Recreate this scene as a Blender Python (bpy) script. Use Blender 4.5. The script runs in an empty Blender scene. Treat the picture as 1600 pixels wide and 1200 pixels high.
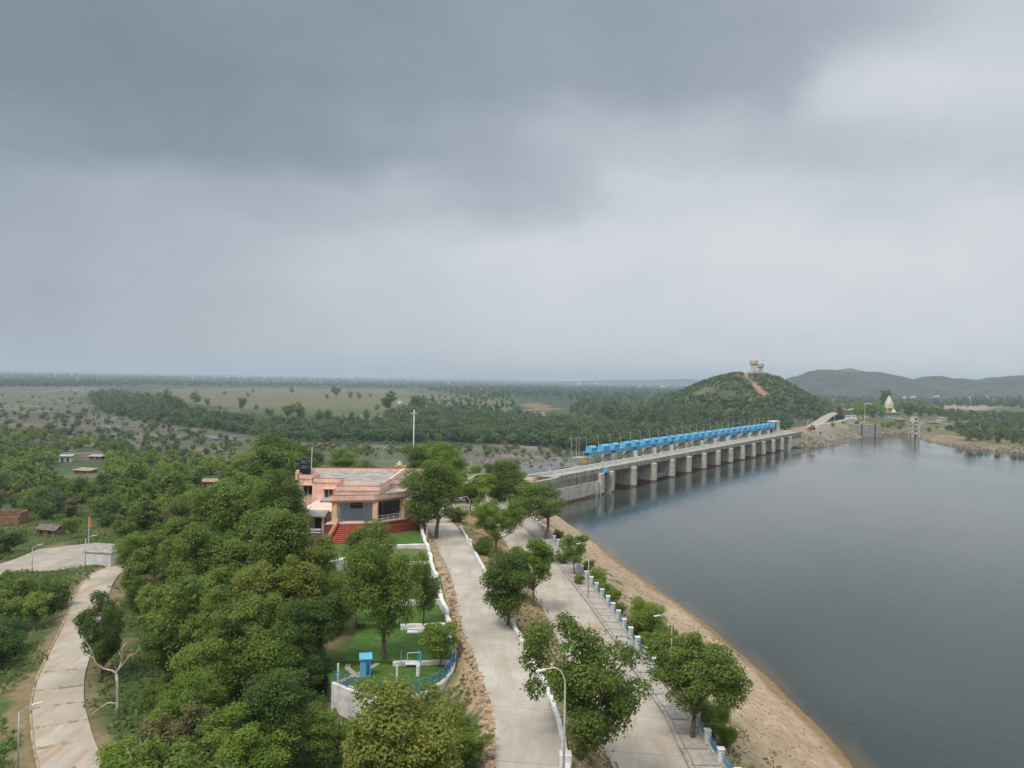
import bpy, math, random
import numpy as np
from mathutils import Vector, Matrix
random.seed(7); RS = np.random.RandomState(11)
sc = bpy.context.scene
COL = sc.collection

# ------------------------------------------------------------------ camera
F_PX, CAM_H = 1200.0, 40.0
th = math.atan(8/1200.); ro = math.atan(0.0183)
D = np.array([0, math.cos(th), -math.sin(th)])
_U = np.array([0, math.sin(th), math.cos(th)]); _R = np.array([1., 0, 0])
R = _R*math.cos(ro)+_U*math.sin(ro); U = _U*math.cos(ro)-_R*math.sin(ro)
CP = np.array([0, 0, CAM_H])
cam = bpy.data.cameras.new('camera'); camo = bpy.data.objects.new('camera', cam); COL.objects.link(camo)
cam.sensor_width = 36; cam.lens = 27.0; cam.clip_start = 0.5; cam.clip_end = 60000
camo.matrix_world = Matrix(((R[0], U[0], -D[0], 0), (R[1], U[1], -D[1], 0), (R[2], U[2], -D[2], CAM_H), (0, 0, 0, 1)))
sc.camera = camo

def P(px, py, z=0.):
    d = D+(px-800)/F_PX*R+(600-py)/F_PX*U
    t = (z-CAM_H)/d[2]
    return CP+t*d
def L2(pts, z):            # survey line: list of pixels on a level -> world xy array
    return np.array([P(a, b, z)[:2] for a, b in pts])

# ------------------------------------------------------------------ world: overcast sky
SUN_EL, SUN_AZ = math.radians(58), math.radians(-25)
w = bpy.data.worlds.new('World'); sc.world = w; w.use_nodes = True
nt = w.node_tree; nt.nodes.clear()
def N(t, **k):
    n = nt.nodes.new(t)
    for a, b in k.items(): setattr(n, a, b)
    return n
def M(op, a, b=None, c=None):
    n = N('ShaderNodeMath', operation=op)
    for i, v in enumerate((a, b, c)):
        if v is None: continue
        if isinstance(v, (int, float)): n.inputs[i].default_value = v
        else: nt.links.new(v, n.inputs[i])
    return n.outputs[0]
tc = N('ShaderNodeTexCoord')
sep = N('ShaderNodeSeparateXYZ'); nt.links.new(tc.outputs['Generated'], sep.inputs[0])
sx, sy, sz = sep.outputs
az0 = M('ARCTAN2', sx, sy); el0 = M('ARCSINE', M('MAXIMUM', M('MINIMUM', sz, 1.0), -1.0))
cmb = N('ShaderNodeCombineXYZ')
nt.links.new(az0, cmb.inputs[0]); nt.links.new(M('MULTIPLY', el0, 1.7), cmb.inputs[1])
def noise(scale, det, rough, off):
    n = N('ShaderNodeTexNoise'); n.inputs['Scale'].default_value = scale; n.inputs['Detail'].default_value = det
    n.inputs['Roughness'].default_value = rough
    a = N('ShaderNodeVectorMath', operation='ADD'); a.inputs[1].default_value = off
    nt.links.new(cmb.outputs[0], a.inputs[0]); nt.links.new(a.outputs[0], n.inputs['Vector'])
    return M('SUBTRACT', n.outputs['Fac'], 0.5)
az = M('ADD', az0, M('MULTIPLY', noise(3.2, 5, .55, (3, 1, 0)), 0.26))
elv = M('DIVIDE', sz, M('MAXIMUM', sy, 0.35))
el = M('ADD', elv, M('MULTIPLY', noise(3.6, 6, .58, (9, 5, 2)), 0.12))
rows = [  # photograph row, brightness at columns 0,200,...,1600
 (0,   [.20,.20,.22,.25,.30,.34,.42,.58,.74]),
 (120, [.17,.17,.20,.25,.30,.34,.46,.84,.82]),
 (235, [.24,.24,.25,.34,.46,.66,.62,.66,.72]),
 (305, [.40,.48,.46,.60,.52,.80,.76,.74,.86]),
 (385, [.46,.52,.58,.72,.82,.88,.90,.90,.88]),
 (480, [.43,.50,.57,.68,.78,.84,.85,.85,.84]),
 (592, [.42,.50,.57,.63,.72,.76,.79,.80,.80]),
 (700, [.42,.50,.57,.63,.72,.76,.79,.80,.80])]
els = [(592-y)/1200. for y, _ in rows]
els = [1.0]+els
vals = [[.55]*9]+[v for _, v in rows]
azn = M('MULTIPLY_ADD', az, 1/3.0, 0.5)          # -1.5..1.5 rad -> 0..1
tot = None
for i, (e, v) in enumerate(zip(els, vals)):
    fc = N('ShaderNodeFloatCurve'); fc.inputs['Factor'].default_value = 1; c = fc.mapping.curves[0]
    xs = [0.0, 0.12]+[0.5+math.atan((200*k-800)/1200.)/3.0 for k in range(9)]+[0.88, 1.0]
    ys = [.62, .62*.5+v[0]*.5]+list(v)+[.62*.5+v[8]*.5, .62]
    while len(c.points) < len(xs): c.points.new(0.5, 0.5)
    for p, X, Y in zip(c.points, xs, ys): p.location = (X, Y); p.handle_type = 'AUTO'
    fc.mapping.update(); nt.links.new(azn, fc.inputs['Value'])
    up = els[i-1] if i > 0 else None; dn = els[i+1] if i < len(els)-1 else None
    def ss(a, b):
        m = N('ShaderNodeMapRange'); m.interpolation_type = 'SMOOTHSTEP'
        m.inputs['From Min'].default_value = a; m.inputs['From Max'].default_value = b
        nt.links.new(el, m.inputs['Value']); return m.outputs[0]
    wt = None
    if up is not None: wt = M('SUBTRACT', 1.0, ss(e, up))
    if dn is not None:
        q = ss(dn, e); wt = q if wt is None else M('MULTIPLY', wt, q)
    term = M('MULTIPLY', fc.outputs[0], wt)
    tot = term if tot is None else M('ADD', tot, term)
tot = M('ADD', tot, M('MULTIPLY', noise(4.5, 8, .62, (1, 7, 4)), 0.22))
tot = M('ADD', tot, M('MULTIPLY', noise(13, 5, .6, (5, 2, 8)), 0.05))
ramp = N('ShaderNodeValToRGB'); nt.links.new(tot, ramp.inputs[0])
def lin(r, g, b):
    f = lambda c: (c/255/12.92) if c/255 <= .04045 else ((c/255+.055)/1.055)**2.4
    return (f(r), f(g), f(b), 1)
cr = ramp.color_ramp
stops = [(0, (106, 116, 129)), (.2, (125, 135, 148)), (.4, (150, 159, 171)), (.6, (173, 180, 188)), (.8, (195, 200, 206)), (1, (217, 218, 220))]
cr.elements[0].position = 0; cr.elements[0].color = lin(*stops[0][1]); cr.elements[1].position = 1; cr.elements[1].color = lin(*stops[-1][1])
for p, c in stops[1:-1]: e = cr.elements.new(p); e.color = lin(*c)
sky = N('ShaderNodeTexSky', sky_type='NISHITA', sun_disc=False, sun_elevation=SUN_EL, sun_rotation=SUN_AZ)
skm = N('ShaderNodeVectorMath', operation='SCALE'); nt.links.new(sky.outputs[0], skm.inputs[0]); skm.inputs['Scale'].default_value = 0.003
add = N('ShaderNodeVectorMath', operation='ADD'); nt.links.new(ramp.outputs[0], add.inputs[0]); nt.links.new(skm.outputs[0], add.inputs[1])
# the cloud sheet is brighter overhead and behind the viewer than in the dark bank ahead
beh = N('ShaderNodeMapRange'); beh.inputs['From Min'].default_value = .5; beh.inputs['From Max'].default_value = 1.0
beh.inputs['To Min'].default_value = 1.0; beh.inputs['To Max'].default_value = 2.6; nt.links.new(el0, beh.inputs['Value'])
sc2 = N('ShaderNodeVectorMath', operation='SCALE'); nt.links.new(add.outputs[0], sc2.inputs[0]); nt.links.new(beh.outputs[0], sc2.inputs['Scale'])
bg = N('ShaderNodeBackground'); bg.inputs['Strength'].default_value = 1.0
nt.links.new(sc2.outputs[0], bg.inputs[0])
wo = N('ShaderNodeOutputWorld'); nt.links.new(bg.outputs[0], wo.inputs[0])
w.cycles.sampling_method = 'MANUAL'; w.cycles.sample_map_resolution = 512

sun = bpy.data.lights.new('sun', 'SUN'); sun.energy = 2.0; sun.angle = math.radians(16); sun.color = (1, .94, .85)
suno = bpy.data.objects.new('sun', sun); COL.objects.link(suno)
suno.rotation_euler = (math.radians(90)-SUN_EL, 0, math.radians(-35))   # sun behind and to one side of the viewer, high
sc.view_settings.view_transform = 'Standard'; sc.view_settings.look = 'None'; sc.view_settings.gamma = 1
sc.view_settings.exposure = 0.12
cy = sc.cycles
cy.use_denoising = True; cy.max_bounces = 6; cy.diffuse_bounces = 2; cy.glossy_bounces = 2; cy.transmission_bounces = 3
cy.volume_bounces = 1; cy.transparent_max_bounces = 6; cy.caustics_reflective = False; cy.caustics_refractive = False
cy.sample_clamp_indirect = 4

# ------------------------------------------------------------------ helpers
ROOT = {}
def tag(o, label, cat, group=None):
    o['label'] = label; o['category'] = cat
    if group: o['group'] = group
    return o
def root(name, label, cat, loc=(0, 0, 0), rz=0, group=None, s=1):
    o = bpy.data.objects.new(name, None); COL.objects.link(o); o.empty_display_size = .3
    o.location = loc; o.rotation_euler = (0, 0, rz); o.scale = (s, s, s)
    tag(o, label, cat, group); return o
def mk(name, v, f, mat, parent=None, smooth=False, loc=(0, 0, 0), mats=None, midx=None):
    me = bpy.data.meshes.new(name); me.from_pydata([tuple(map(float, x)) for x in v], [], [tuple(map(int, x)) for x in f]); me.update()
    for m in (mats or [mat]): me.materials.append(m)
    if midx is not None: me.polygons.foreach_set('material_index', midx)
    if smooth: me.polygons.foreach_set('use_smooth', [True]*len(me.polygons))
    o = bpy.data.objects.new(name, me); COL.objects.link(o); o.location = loc
    if parent: o.parent = parent
    return o
def quadmesh(name, V, nq, mat, tint=None, n=4):
    """V: (nq*n,3) float array -> bpy mesh, tint: per-quad float"""
    me = bpy.data.meshes.new(name)
    me.vertices.add(len(V)); me.vertices.foreach_set('co', np.asarray(V, np.float32).ravel())
    me.loops.add(nq*n); me.loops.foreach_set('vertex_index', np.arange(nq*n, dtype=np.int32))
    me.polygons.add(nq); me.polygons.foreach_set('loop_start', np.arange(0, nq*n, n, dtype=np.int32))
    me.polygons.foreach_set('loop_total', np.full(nq, n, np.int32))
    me.update(calc_edges=True)
    if tint is not None:
        a = me.attributes.new('tint', 'FLOAT', 'FACE'); a.data.foreach_set('value', np.asarray(tint, np.float32))
    me.materials.append(mat)
    return me
def gridmesh(name, X, Y, Z, mat, cols=None, smooth=True):
    ny, nx = X.shape
    me = bpy.data.meshes.new(name)
    V = np.stack([X, Y, Z], -1).reshape(-1, 3).astype(np.float32)
    me.vertices.add(len(V)); me.vertices.foreach_set('co', V.ravel())
    i = np.arange(ny*nx).reshape(ny, nx)
    q = np.stack([i[:-1, :-1], i[:-1, 1:], i[1:, 1:], i[1:, :-1]], -1).reshape(-1, 4).astype(np.int32)
    me.loops.add(q.size); me.loops.foreach_set('vertex_index', q.ravel())
    me.polygons.add(len(q)); me.polygons.foreach_set('loop_start', np.arange(0, q.size, 4, dtype=np.int32))
    me.polygons.foreach_set('loop_total', np.full(len(q), 4, np.int32))
    me.update(calc_edges=True)
    if smooth: me.polygons.foreach_set('use_smooth', np.ones(len(q), bool))
    if cols is not None:
        a = me.color_attributes.new('gc', 'FLOAT_COLOR', 'POINT')
        c = np.concatenate([cols.reshape(-1, 3), np.ones((len(V), 1))], 1).astype(np.float32)
        a.data.foreach_set('color', c.ravel())
    me.materials.append(mat)
    o = bpy.data.objects.new(name, me); COL.objects.link(o)
    return o
class MB:
    def __init__(s, fr=None): s.v = []; s.f = []; s.fr = fr
    def add(s, v, f):
        o = len(s.v)
        if s.fr: v = [s.fr(*p) for p in v]
        s.v += [tuple(p) for p in v]; s.f += [tuple(i+o for i in q) for q in f]; return s
    def box(s, x0, x1, y0, y1, z0, z1):
        return s.add([(x0,y0,z0),(x1,y0,z0),(x1,y1,z0),(x0,y1,z0),(x0,y0,z1),(x1,y0,z1),(x1,y1,z1),(x0,y1,z1)],
                     [(0,3,2,1),(4,5,6,7),(0,1,5,4),(1,2,6,5),(2,3,7,6),(3,0,4,7)])
    def bar(s, a, b, wd, ht=None):           # box beam from a to b
        a, b = np.array(a, float), np.array(b, float); ht = ht or wd
        d = b-a; L = np.linalg.norm(d); d /= max(L, 1e-9)
        up = np.array([0, 0, 1.]) if abs(d[2]) < .95 else np.array([0, 1., 0])
        r = np.cross(d, up); r /= np.linalg.norm(r); u = np.cross(r, d)
        v = []
        for e in (a, b):
            for i, j in ((-1,-1),(1,-1),(1,1),(-1,1)): v.append(e+r*i*wd/2+u*j*ht/2)
        return s.add(v, [(3,2,1,0),(4,5,6,7),(0,1,5,4),(1,2,6,5),(2,3,7,6),(3,0,4,7)])
    def tube(s, pts, rad, n=8):
        pts = [np.array(p, float) for p in pts]
        if not hasattr(rad, '__len__'): rad = [rad]*len(pts)
        v = []; prev = None
        for i, p in enumerate(pts):
            d = pts[min(i+1, len(pts)-1)]-pts[max(i-1, 0)]; d = d/max(np.linalg.norm(d), 1e-9)
            if prev is None:
                a = np.array([1., 0, 0]) if abs(d[0]) < .9 else np.array([0, 1., 0])
                prev = np.cross(d, a)
            r = prev-d*np.dot(prev, d); r /= max(np.linalg.norm(r), 1e-9); prev = r; u = np.cross(d, r)
            for k in range(n):
                t = 2*math.pi*k/n; v.append(p+rad[i]*(math.cos(t)*r+math.sin(t)*u))
        f = [tuple(range(n-1, -1, -1)), tuple(range((len(pts)-1)*n, len(pts)*n))]
        for i in range(len(pts)-1):
            for k in range(n):
                a, b = i*n+k, i*n+(k+1) % n; f.append((a, b, b+n, a+n))
        return s.add(v, f)
    def prism(s, poly, z0, z1):
        n = len(poly)
        A = sum(poly[i][0]*poly[(i+1) % n][1]-poly[(i+1) % n][0]*poly[i][1] for i in range(n))
        if A < 0: poly = poly[::-1]
        zz0 = z0 if hasattr(z0, '__len__') else [z0]*n; zz1 = z1 if hasattr(z1, '__len__') else [z1]*n
        v = [(x, y, zz0[i]) for i, (x, y) in enumerate(poly)]+[(x, y, zz1[i]) for i, (x, y) in enumerate(poly)]
        return s.add(v, [tuple(range(n-1, -1, -1)), tuple(range(n, 2*n))]+[(i, (i+1) % n, (i+1) % n+n, i+n) for i in range(n)])
    def wall(s, line, w, z0, z1, side=0):     # thick wall along a polyline; z may be per point
        line = np.array(line, float); n = len(line)
        d = np.gradient(line, axis=0); d /= np.linalg.norm(d, axis=1)[:, None]; nn = np.stack([-d[:, 1], d[:, 0]], 1)
        a = line+nn*w*(.5+side/2.); b = line-nn*w*(.5-side/2.)
        z0 = np.broadcast_to(z0, n); z1 = np.broadcast_to(z1, n)
        v = []
        for i in range(n): v += [(*a[i], z0[i]), (*b[i], z0[i]), (*b[i], z1[i]), (*a[i], z1[i])]
        f = [(0, 3, 2, 1), ((n-1)*4, (n-1)*4+1, (n-1)*4+2, (n-1)*4+3)]
        for i in range(n-1):
            for k in range(4):
                p, q = i*4+k, i*4+(k+1) % 4; f.append((p, q, q+4, p+4))
        return s.add(v, f)
    def lathe(s, prof, c=(0, 0), n=12):
        v = []; f = []
        for r, z in prof:
            for k in range(n): t = 2*math.pi*k/n; v.append((c[0]+r*math.cos(t), c[1]+r*math.sin(t), z))
        for i in range(len(prof)-1):
            for k in range(n): a, b = i*n+k, i*n+(k+1) % n; f.append((a, b, b+n, a+n))
        f += [tuple(range(n-1, -1, -1)), tuple(range((len(prof)-1)*n, len(prof)*n))]
        return s.add(v, f)
    def build(s, name, mat, parent=None, smooth=False, bevel=0):
        o = mk(name, s.v, s.f, mat, parent, smooth)
        if parent is not None and ROOT.get(parent.name): pass
        if bevel:
            m = o.modifiers.new('bevel', 'BEVEL'); m.width = bevel; m.segments = 1; m.limit_method = 'ANGLE'
        return o
def copy_tree(o, parent=None, **kw):
    c = o.copy(); COL.objects.link(c); c.parent = parent
    for ch in KIDS(o): copy_tree(ch, c)
    return c
_kids = {}
def KIDS(o):
    return [c for c in o.children]

# ------------------------------------------------------------------ materials
def mat(name, col, rough=.8, var=.18, scale=2.0, col2=None, bump=.0, bscale=None, metal=0, spec=.3, streak=0, stain=None, attr=None, bands=None):
    m = bpy.data.materials.new(name); m.use_nodes = True; t = m.node_tree; b = t.nodes['Principled BSDF']
    b.inputs['Roughness'].default_value = rough; b.inputs['Metallic'].default_value = metal
    b.inputs['Specular IOR Level'].default_value = spec
    geo = t.nodes.new('ShaderNodeNewGeometry')
    n1 = t.nodes.new('ShaderNodeTexNoise'); n1.inputs['Scale'].default_value = scale; n1.inputs['Detail'].default_value = 6; n1.inputs['Roughness'].default_value = .65
    t.links.new(geo.outputs['Position'], n1.inputs['Vector'])
    mx = t.nodes.new('ShaderNodeMix'); mx.data_type = 'RGBA'
    c2 = col2 or tuple(max(0, c*(1-var*2.2)) for c in col)
    c1 = tuple(min(1, c*(1+var*.8)) for c in col)
    mx.inputs[6].default_value = (*c1, 1); mx.inputs[7].default_value = (*c2, 1)
    mr = t.nodes.new('ShaderNodeMapRange'); mr.inputs['From Min'].default_value = .35; mr.inputs['From Max'].default_value = .68
    t.links.new(n1.outputs['Fac'], mr.inputs['Value']); t.links.new(mr.outputs[0], mx.inputs[0])
    out = mx.outputs[2]
    if attr:
        at = t.nodes.new('ShaderNodeAttribute'); at.attribute_name = attr
        ml = t.nodes.new('ShaderNodeMix'); ml.data_type = 'RGBA'; ml.blend_type = 'MULTIPLY'; ml.inputs[0].default_value = 1
        t.links.new(out, ml.inputs[6]); t.links.new(at.outputs['Color'], ml.inputs[7]); out = ml.outputs[2]
    if streak:
        mp = t.nodes.new('ShaderNodeMapping'); mp.inputs['Scale'].default_value = (1.1, 1.1, .06)
        n2 = t.nodes.new('ShaderNodeTexNoise'); n2.inputs['Scale'].default_value = 1.6; n2.inputs['Detail'].default_value = 5
        t.links.new(geo.outputs['Position'], mp.inputs[0]); t.links.new(mp.outputs[0], n2.inputs['Vector'])
        r2 = t.nodes.new('ShaderNodeMapRange'); r2.inputs['From Min'].default_value = .5; r2.inputs['From Max'].default_value = .68; r2.inputs['To Max'].default_value = streak
        t.links.new(n2.outputs['Fac'], r2.inputs['Value'])
        m2 = t.nodes.new('ShaderNodeMix'); m2.data_type = 'RGBA'; m2.inputs[7].default_value = (*(stain or tuple(c*.3 for c in col)), 1)
        t.links.new(r2.outputs[0], m2.inputs[0]); t.links.new(out, m2.inputs[6]); out = m2.outputs[2]
    t.links.new(out, b.inputs['Base Color'])
    if bump:
        n3 = t.nodes.new('ShaderNodeTexNoise'); n3.inputs['Scale'].default_value = bscale or scale*4; n3.inputs['Detail'].default_value = 6
        t.links.new(geo.outputs['Position'], n3.inputs['Vector'])
        bp = t.nodes.new('ShaderNodeBump'); bp.inputs['Strength'].default_value = 1; bp.inputs['Distance'].default_value = bump
        t.links.new(n3.outputs['Fac'], bp.inputs['Height']); t.links.new(bp.outputs[0], b.inputs['Normal'])
    return m
def leafmat(name, cA, cB, trans=.45, rough=.6):
    m = bpy.data.materials.new(name); m.use_nodes = True; t = m.node_tree; b = t.nodes['Principled BSDF']
    at = t.nodes.new('ShaderNodeAttribute'); at.attribute_name = 'tint'
    oi = t.nodes.new('ShaderNodeObjectInfo')
    ad = t.nodes.new('ShaderNodeMath'); ad.operation = 'MULTIPLY_ADD'; ad.inputs[1].default_value = .45
    t.links.new(oi.outputs['Random'], ad.inputs[0])
    mm = t.nodes.new('ShaderNodeMath'); mm.operation = 'MULTIPLY_ADD'; mm.inputs[1].default_value = .8; mm.inputs[2].default_value = -.12
    t.links.new(at.outputs['Fac'], mm.inputs[0]); t.links.new(mm.outputs[0], ad.inputs[2])
    mx = t.nodes.new('ShaderNodeMix'); mx.data_type = 'RGBA'; mx.inputs[6].default_value = (*cA, 1); mx.inputs[7].default_value = (*cB, 1)
    t.links.new(ad.outputs[0], mx.inputs[0]); t.links.new(mx.outputs[2], b.inputs['Base Color'])
    b.inputs['Roughness'].default_value = rough; b.inputs['Specular IOR Level'].default_value = .25
    tr = t.nodes.new('ShaderNodeBsdfTranslucent'); t.links.new(mx.outputs[2], tr.inputs[0])
    ms = t.nodes.new('ShaderNodeMixShader'); ms.inputs[0].default_value = trans
    t.links.new(b.outputs[0], ms.inputs[1]); t.links.new(tr.outputs[0], ms.inputs[2])
    t.links.new(ms.outputs[0], t.nodes['Material Output'].inputs[0])
    return m
HAZE = 1.45e-4
K = {}
K['conc_road'] = mat('concrete_road', (.40,.36,.30), .85, .16, .35, bump=.01, bscale=9)
K['conc_road2'] = mat('concrete_road_ochre', (.40,.345,.27), .85, .18, .3, col2=(.33,.25,.17), bump=.01, bscale=9)
K['conc'] = mat('dam_concrete', (.44,.40,.335), .85, .22, .5, streak=.75, stain=(.10,.085,.07), bump=.02)
K['conc_s'] = mat('streaked_concrete', (.33,.30,.25), .9, .25, .6, streak=.9, stain=(.07,.06,.05))
K['conc_l'] = mat('smooth_dam_concrete', (.62,.57,.48), .85, .15, .4, streak=.5, stain=(.2,.17,.13))
K['conc_g'] = mat('grey_concrete', (.36,.34,.30), .85, .2, .8)
K['wet'] = mat('waterline_stain', (.20,.13,.085), .6, .2, .8)
K['white'] = mat('weathered_whitewash', (.70,.69,.66), .7, .1, 1.5, streak=.35, stain=(.3,.28,.25), bump=.01)
K['white_c'] = mat('white_paint', (.75,.75,.73), .5, .08, 3)
K['rough_white'] = mat('whitewashed_stone', (.80,.78,.75), .85, .1, 1.1, col2=(.52,.49,.44), bump=.05, bscale=5)
K['pgreen'] = mat('pale_green_paint', (.78,.81,.70), .6, .1, .5)
K['blue'] = mat('sky_blue_paint', (.15,.47,.69), .5, .12, .6)
K['blue_d'] = mat('dark_blue_paint', (.03,.14,.30), .5, .2, 1.0)
K['blue_f'] = mat('blue_fence_paint', (.035,.20,.42), .5, .2, 2)
K['pink'] = mat('pink_wall_paint', (.88,.60,.49), .8, .10, .6, streak=.45, stain=(.5,.3,.22))
K['orange_c'] = mat('orange_column_paint', (.82,.52,.32), .75, .06, 1)
K['red'] = mat('red_oxide_paint', (.33,.068,.042), .7, .15, 1.2)
K['redtrim'] = mat('red_brown_trim', (.40,.15,.10), .7, .1, 1.2)
K['roof'] = mat('weathered_roof_terrace', (.36,.345,.30), .9, .25, .45, col2=(.2,.19,.165))
K['skyw'] = mat('pale_blue_wall_paint', (.50,.58,.70), .7, .06, 1)
K['dark'] = mat('dark_opening', (.03,.03,.035), .5, .1, 2)
K['glass'] = mat('dark_window_glass', (.02,.025,.035), .15, .1, 2, spec=.6)
K['black'] = mat('black_plastic', (.015,.016,.03), .45, .15, 3)
K['pole'] = mat('pale_yellow_pole_paint', (.58,.56,.44), .5, .1, 3)
K['steel'] = mat('galvanised_steel', (.45,.46,.47), .45, .1, 2, metal=.3)
K['rust'] = mat('rusty_steel', (.34,.24,.19), .8, .3, .8)
K['tan'] = mat('tan_rubble_stone', (.43,.31,.20), .9, .3, 1.3, bump=.04)
K['lawn'] = mat('lawn_grass', (.075,.15,.022), .9, .25, 1.2, col2=(.05,.095,.018), bump=.08, bscale=12)
K['pave'] = mat('old_paving', (.40,.36,.31), .9, .14, 1.3, bump=.02)
K['brick'] = mat('brown_brick', (.30,.17,.11), .9, .25, 2)
K['tin'] = mat('grey_tin_roof', (.40,.41,.42), .6, .25, 1)
K['cream'] = mat('cream_paint', (.66,.60,.48), .7, .1, 1)
K['creamw'] = mat('pale_village_wall', (.55,.54,.52), .8, .15, .2)
K['orange'] = mat('orange_cloth', (.70,.16,.03), .8, .1, 2)
K['yellow'] = mat('yellow_paint', (.70,.42,.06), .7, .1, 2)
K['bark'] = mat('tree_bark', (.16,.115,.08), .9, .25, 3, bump=.03)
K['bark_p'] = mat('pale_bark', (.36,.32,.26), .9, .25, 3)
K['dead'] = mat('bleached_dead_wood', (.48,.42,.34), .9, .2, 3)
K['skin'] = mat('skin', (.22,.12,.075), .6, .05, 3)
K['cloth_w'] = mat('white_shirt', (.6,.6,.6), .9, .05, 3)
K['cloth_b'] = mat('black_clothes', (.02,.02,.025), .9, .05, 3)
K['cloth_u'] = mat('blue_shirt', (.07,.16,.32), .9, .05, 3)
K['tyre'] = mat('tyre_rubber', (.02,.02,.02), .9, .05, 3)
K['carw'] = mat('white_car_paint', (.72,.73,.74), .25, .03, 2, spec=.6)
K['cars'] = mat('silver_car_paint', (.42,.44,.46), .3, .03, 2, spec=.6)
LM = {
 'neem': leafmat('neem_leaves', (0.105,0.168,0.027), (0.251,0.328,0.064)),
 'bright': leafmat('bright_leaves', (0.150,0.241,0.029), (0.301,0.388,0.067)),
 'yellow': leafmat('yellow_green_leaves', (0.150,0.195,0.029), (0.341,0.359,0.077)),
 'dark': leafmat('dark_leaves', (0.068,0.121,0.023), (0.155,0.226,0.048)),
 'thorn': leafmat('thorn_scrub_leaves', (0.072,0.139,0.043), (0.161,0.241,0.082)),
 'dry': leafmat('dry_scrub_leaves', (0.130,0.133,0.052), (0.251,0.226,0.092)),
 'euca': leafmat('grey_green_leaves', (.08,.115,.045), (.17,.20,.09)),
 'far': leafmat('distant_leaves', (.038,.072,.034), (.085,.125,.058), trans=.1),
 'weed': leafmat('weeds', (.07,.12,.02), (.20,.20,.06)),
}
# ------------------------------------------------------------------ survey lines of the place
def clean(l):                      # sorted by Y
    return l[np.argsort(l[:, 1])]
rail = L2([(1175,1260),(1140,1208),(1121,1188),(1087,1133),(1031,1060),(1004,1023),(979,988),(949,944),(921,911),(904,891),(881,863),(861,842),(848,830),(835,817),(826,808)], 10)
rail = np.vstack([rail, [(2.5, 185), (1.5, 205), (1.5, 236)]])
kerb2 = L2([(1130,1270),(1079,1200),(1040,1117),(984,1036),(960,1000),(919,941),(904,922),(886,900),(872,879),(847.5,850),(829,832),(810,817)], 10)
road2l = L2([(985,1260),(960,1200),(937,1146),(866,981),(845,943),(825,908),(808,875),(792,849),(776,826),(762,806)], 10)
curb1 = L2([(884,1270),(883,1200),(875,1152),(862,1107),(850,1075),(825,1027),(800,980),(771,919),(761,904),(746,876),(729,844),(711,814),(699,797)], 13)
road1l = L2([(772,1270),(775,1200),(774,1150),(768,1100),(763,1083),(750,1055),(742,1025),(729,1002),(718,965),(714,935),(706,905),(698,885),(686,862),(671,827),(655,803)], 13)
shore = L2([(1400,1262),(1330,1200),(1283,1142),(1233,1092),(1200,1058),(1150,1017),(1100,974),(1050,938),(1012,911),(985,893),(955,868),(930,848),(905,830),(880,815)], 0)
shore = np.vstack([shore, [(11.5, 226), (8.6, 236)]])
rail, kerb2, road2l, curb1, road1l, shore = map(clean, (rail, kerb2, road2l, curb1, road1l, shore))
def at_y(l, y): return np.interp(y, l[:, 1], l[:, 0])
def Z1(y): return np.interp(y, [0, 132, 190], [13., 13., 9.7])       # upper road profile
DO = np.array([38.5, 278.8]); DU = np.array([.5643, .8256])            # the dam's axis
def dam_st(x, y):
    a, b = x-DO[0], y-DO[1]; return a*DU[0]+b*DU[1], a*DU[1]-b*DU[0]   # along, towards the lake
def dam_w(s, t): return DO+DU*s+np.array([DU[1], -DU[0]])*t
WPX = [(1262,697),(1285,698),(1310,694),(1330,689),(1345,683),(1362,677),(1400,676.5),(1425,679),(1442,687),(1470,694),(1500,699),(1540,703),(1600,708),(1700,716)]
wfar = np.vstack([[dam_w(262, -1)], L2(WPX, 0)])
WATER = np.vstack([shore[::-1][::-1][:, :]*1., [dam_w(-50, 0)], [dam_w(262, -1)], wfar[1:], [(1400, 560), (1400, -200), (60, -200), (40, 0)]])

def smooth(a, b, x):
    t = np.clip((x-a)/(b-a), 0, 1); return t*t*(3-2*t)
def inpoly(x, y, poly):
    ins = np.zeros(x.shape, bool); n = len(poly)
    for i in range(n):
        x1, y1 = poly[i]; x2, y2 = poly[(i+1) % n]
        if y1 == y2: continue
        c = ((y1 > y) != (y2 > y)) & (x < (x2-x1)*(y-y1)/(y2-y1)+x1); ins ^= c
    return ins
def dist(x, y, line):
    d = np.full(x.shape, 1e9)
    for (x1, y1), (x2, y2) in zip(line[:-1], line[1:]):
        dx, dy = x2-x1, y2-y1; L = dx*dx+dy*dy+1e-9
        t = np.clip(((x-x1)*dx+(y-y1)*dy)/L, 0, 1)
        d = np.minimum(d, np.hypot(x-x1-t*dx, y-y1-t*dy))
    return d
def vnoise(x, y, sc=1., seed=0):        # smooth value noise
    r = np.random.RandomState(seed).rand(64, 64); x = x/sc; y = y/sc
    xi = np.floor(x).astype(int); yi = np.floor(y).astype(int); fx = x-xi; fy = y-yi
    fx = fx*fx*(3-2*fx); fy = fy*fy*(3-2*fy); g = lambda a, b: r[a % 64, b % 64]
    return (g(xi, yi)*(1-fx)+g(xi+1, yi)*fx)*(1-fy)+(g(xi, yi+1)*(1-fx)+g(xi+1, yi+1)*fx)*fy-.5
def fbm(x, y, sc, o=4, seed=0): return sum(vnoise(x, y, sc/2**i, seed+i)/2**i for i in range(o))

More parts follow.
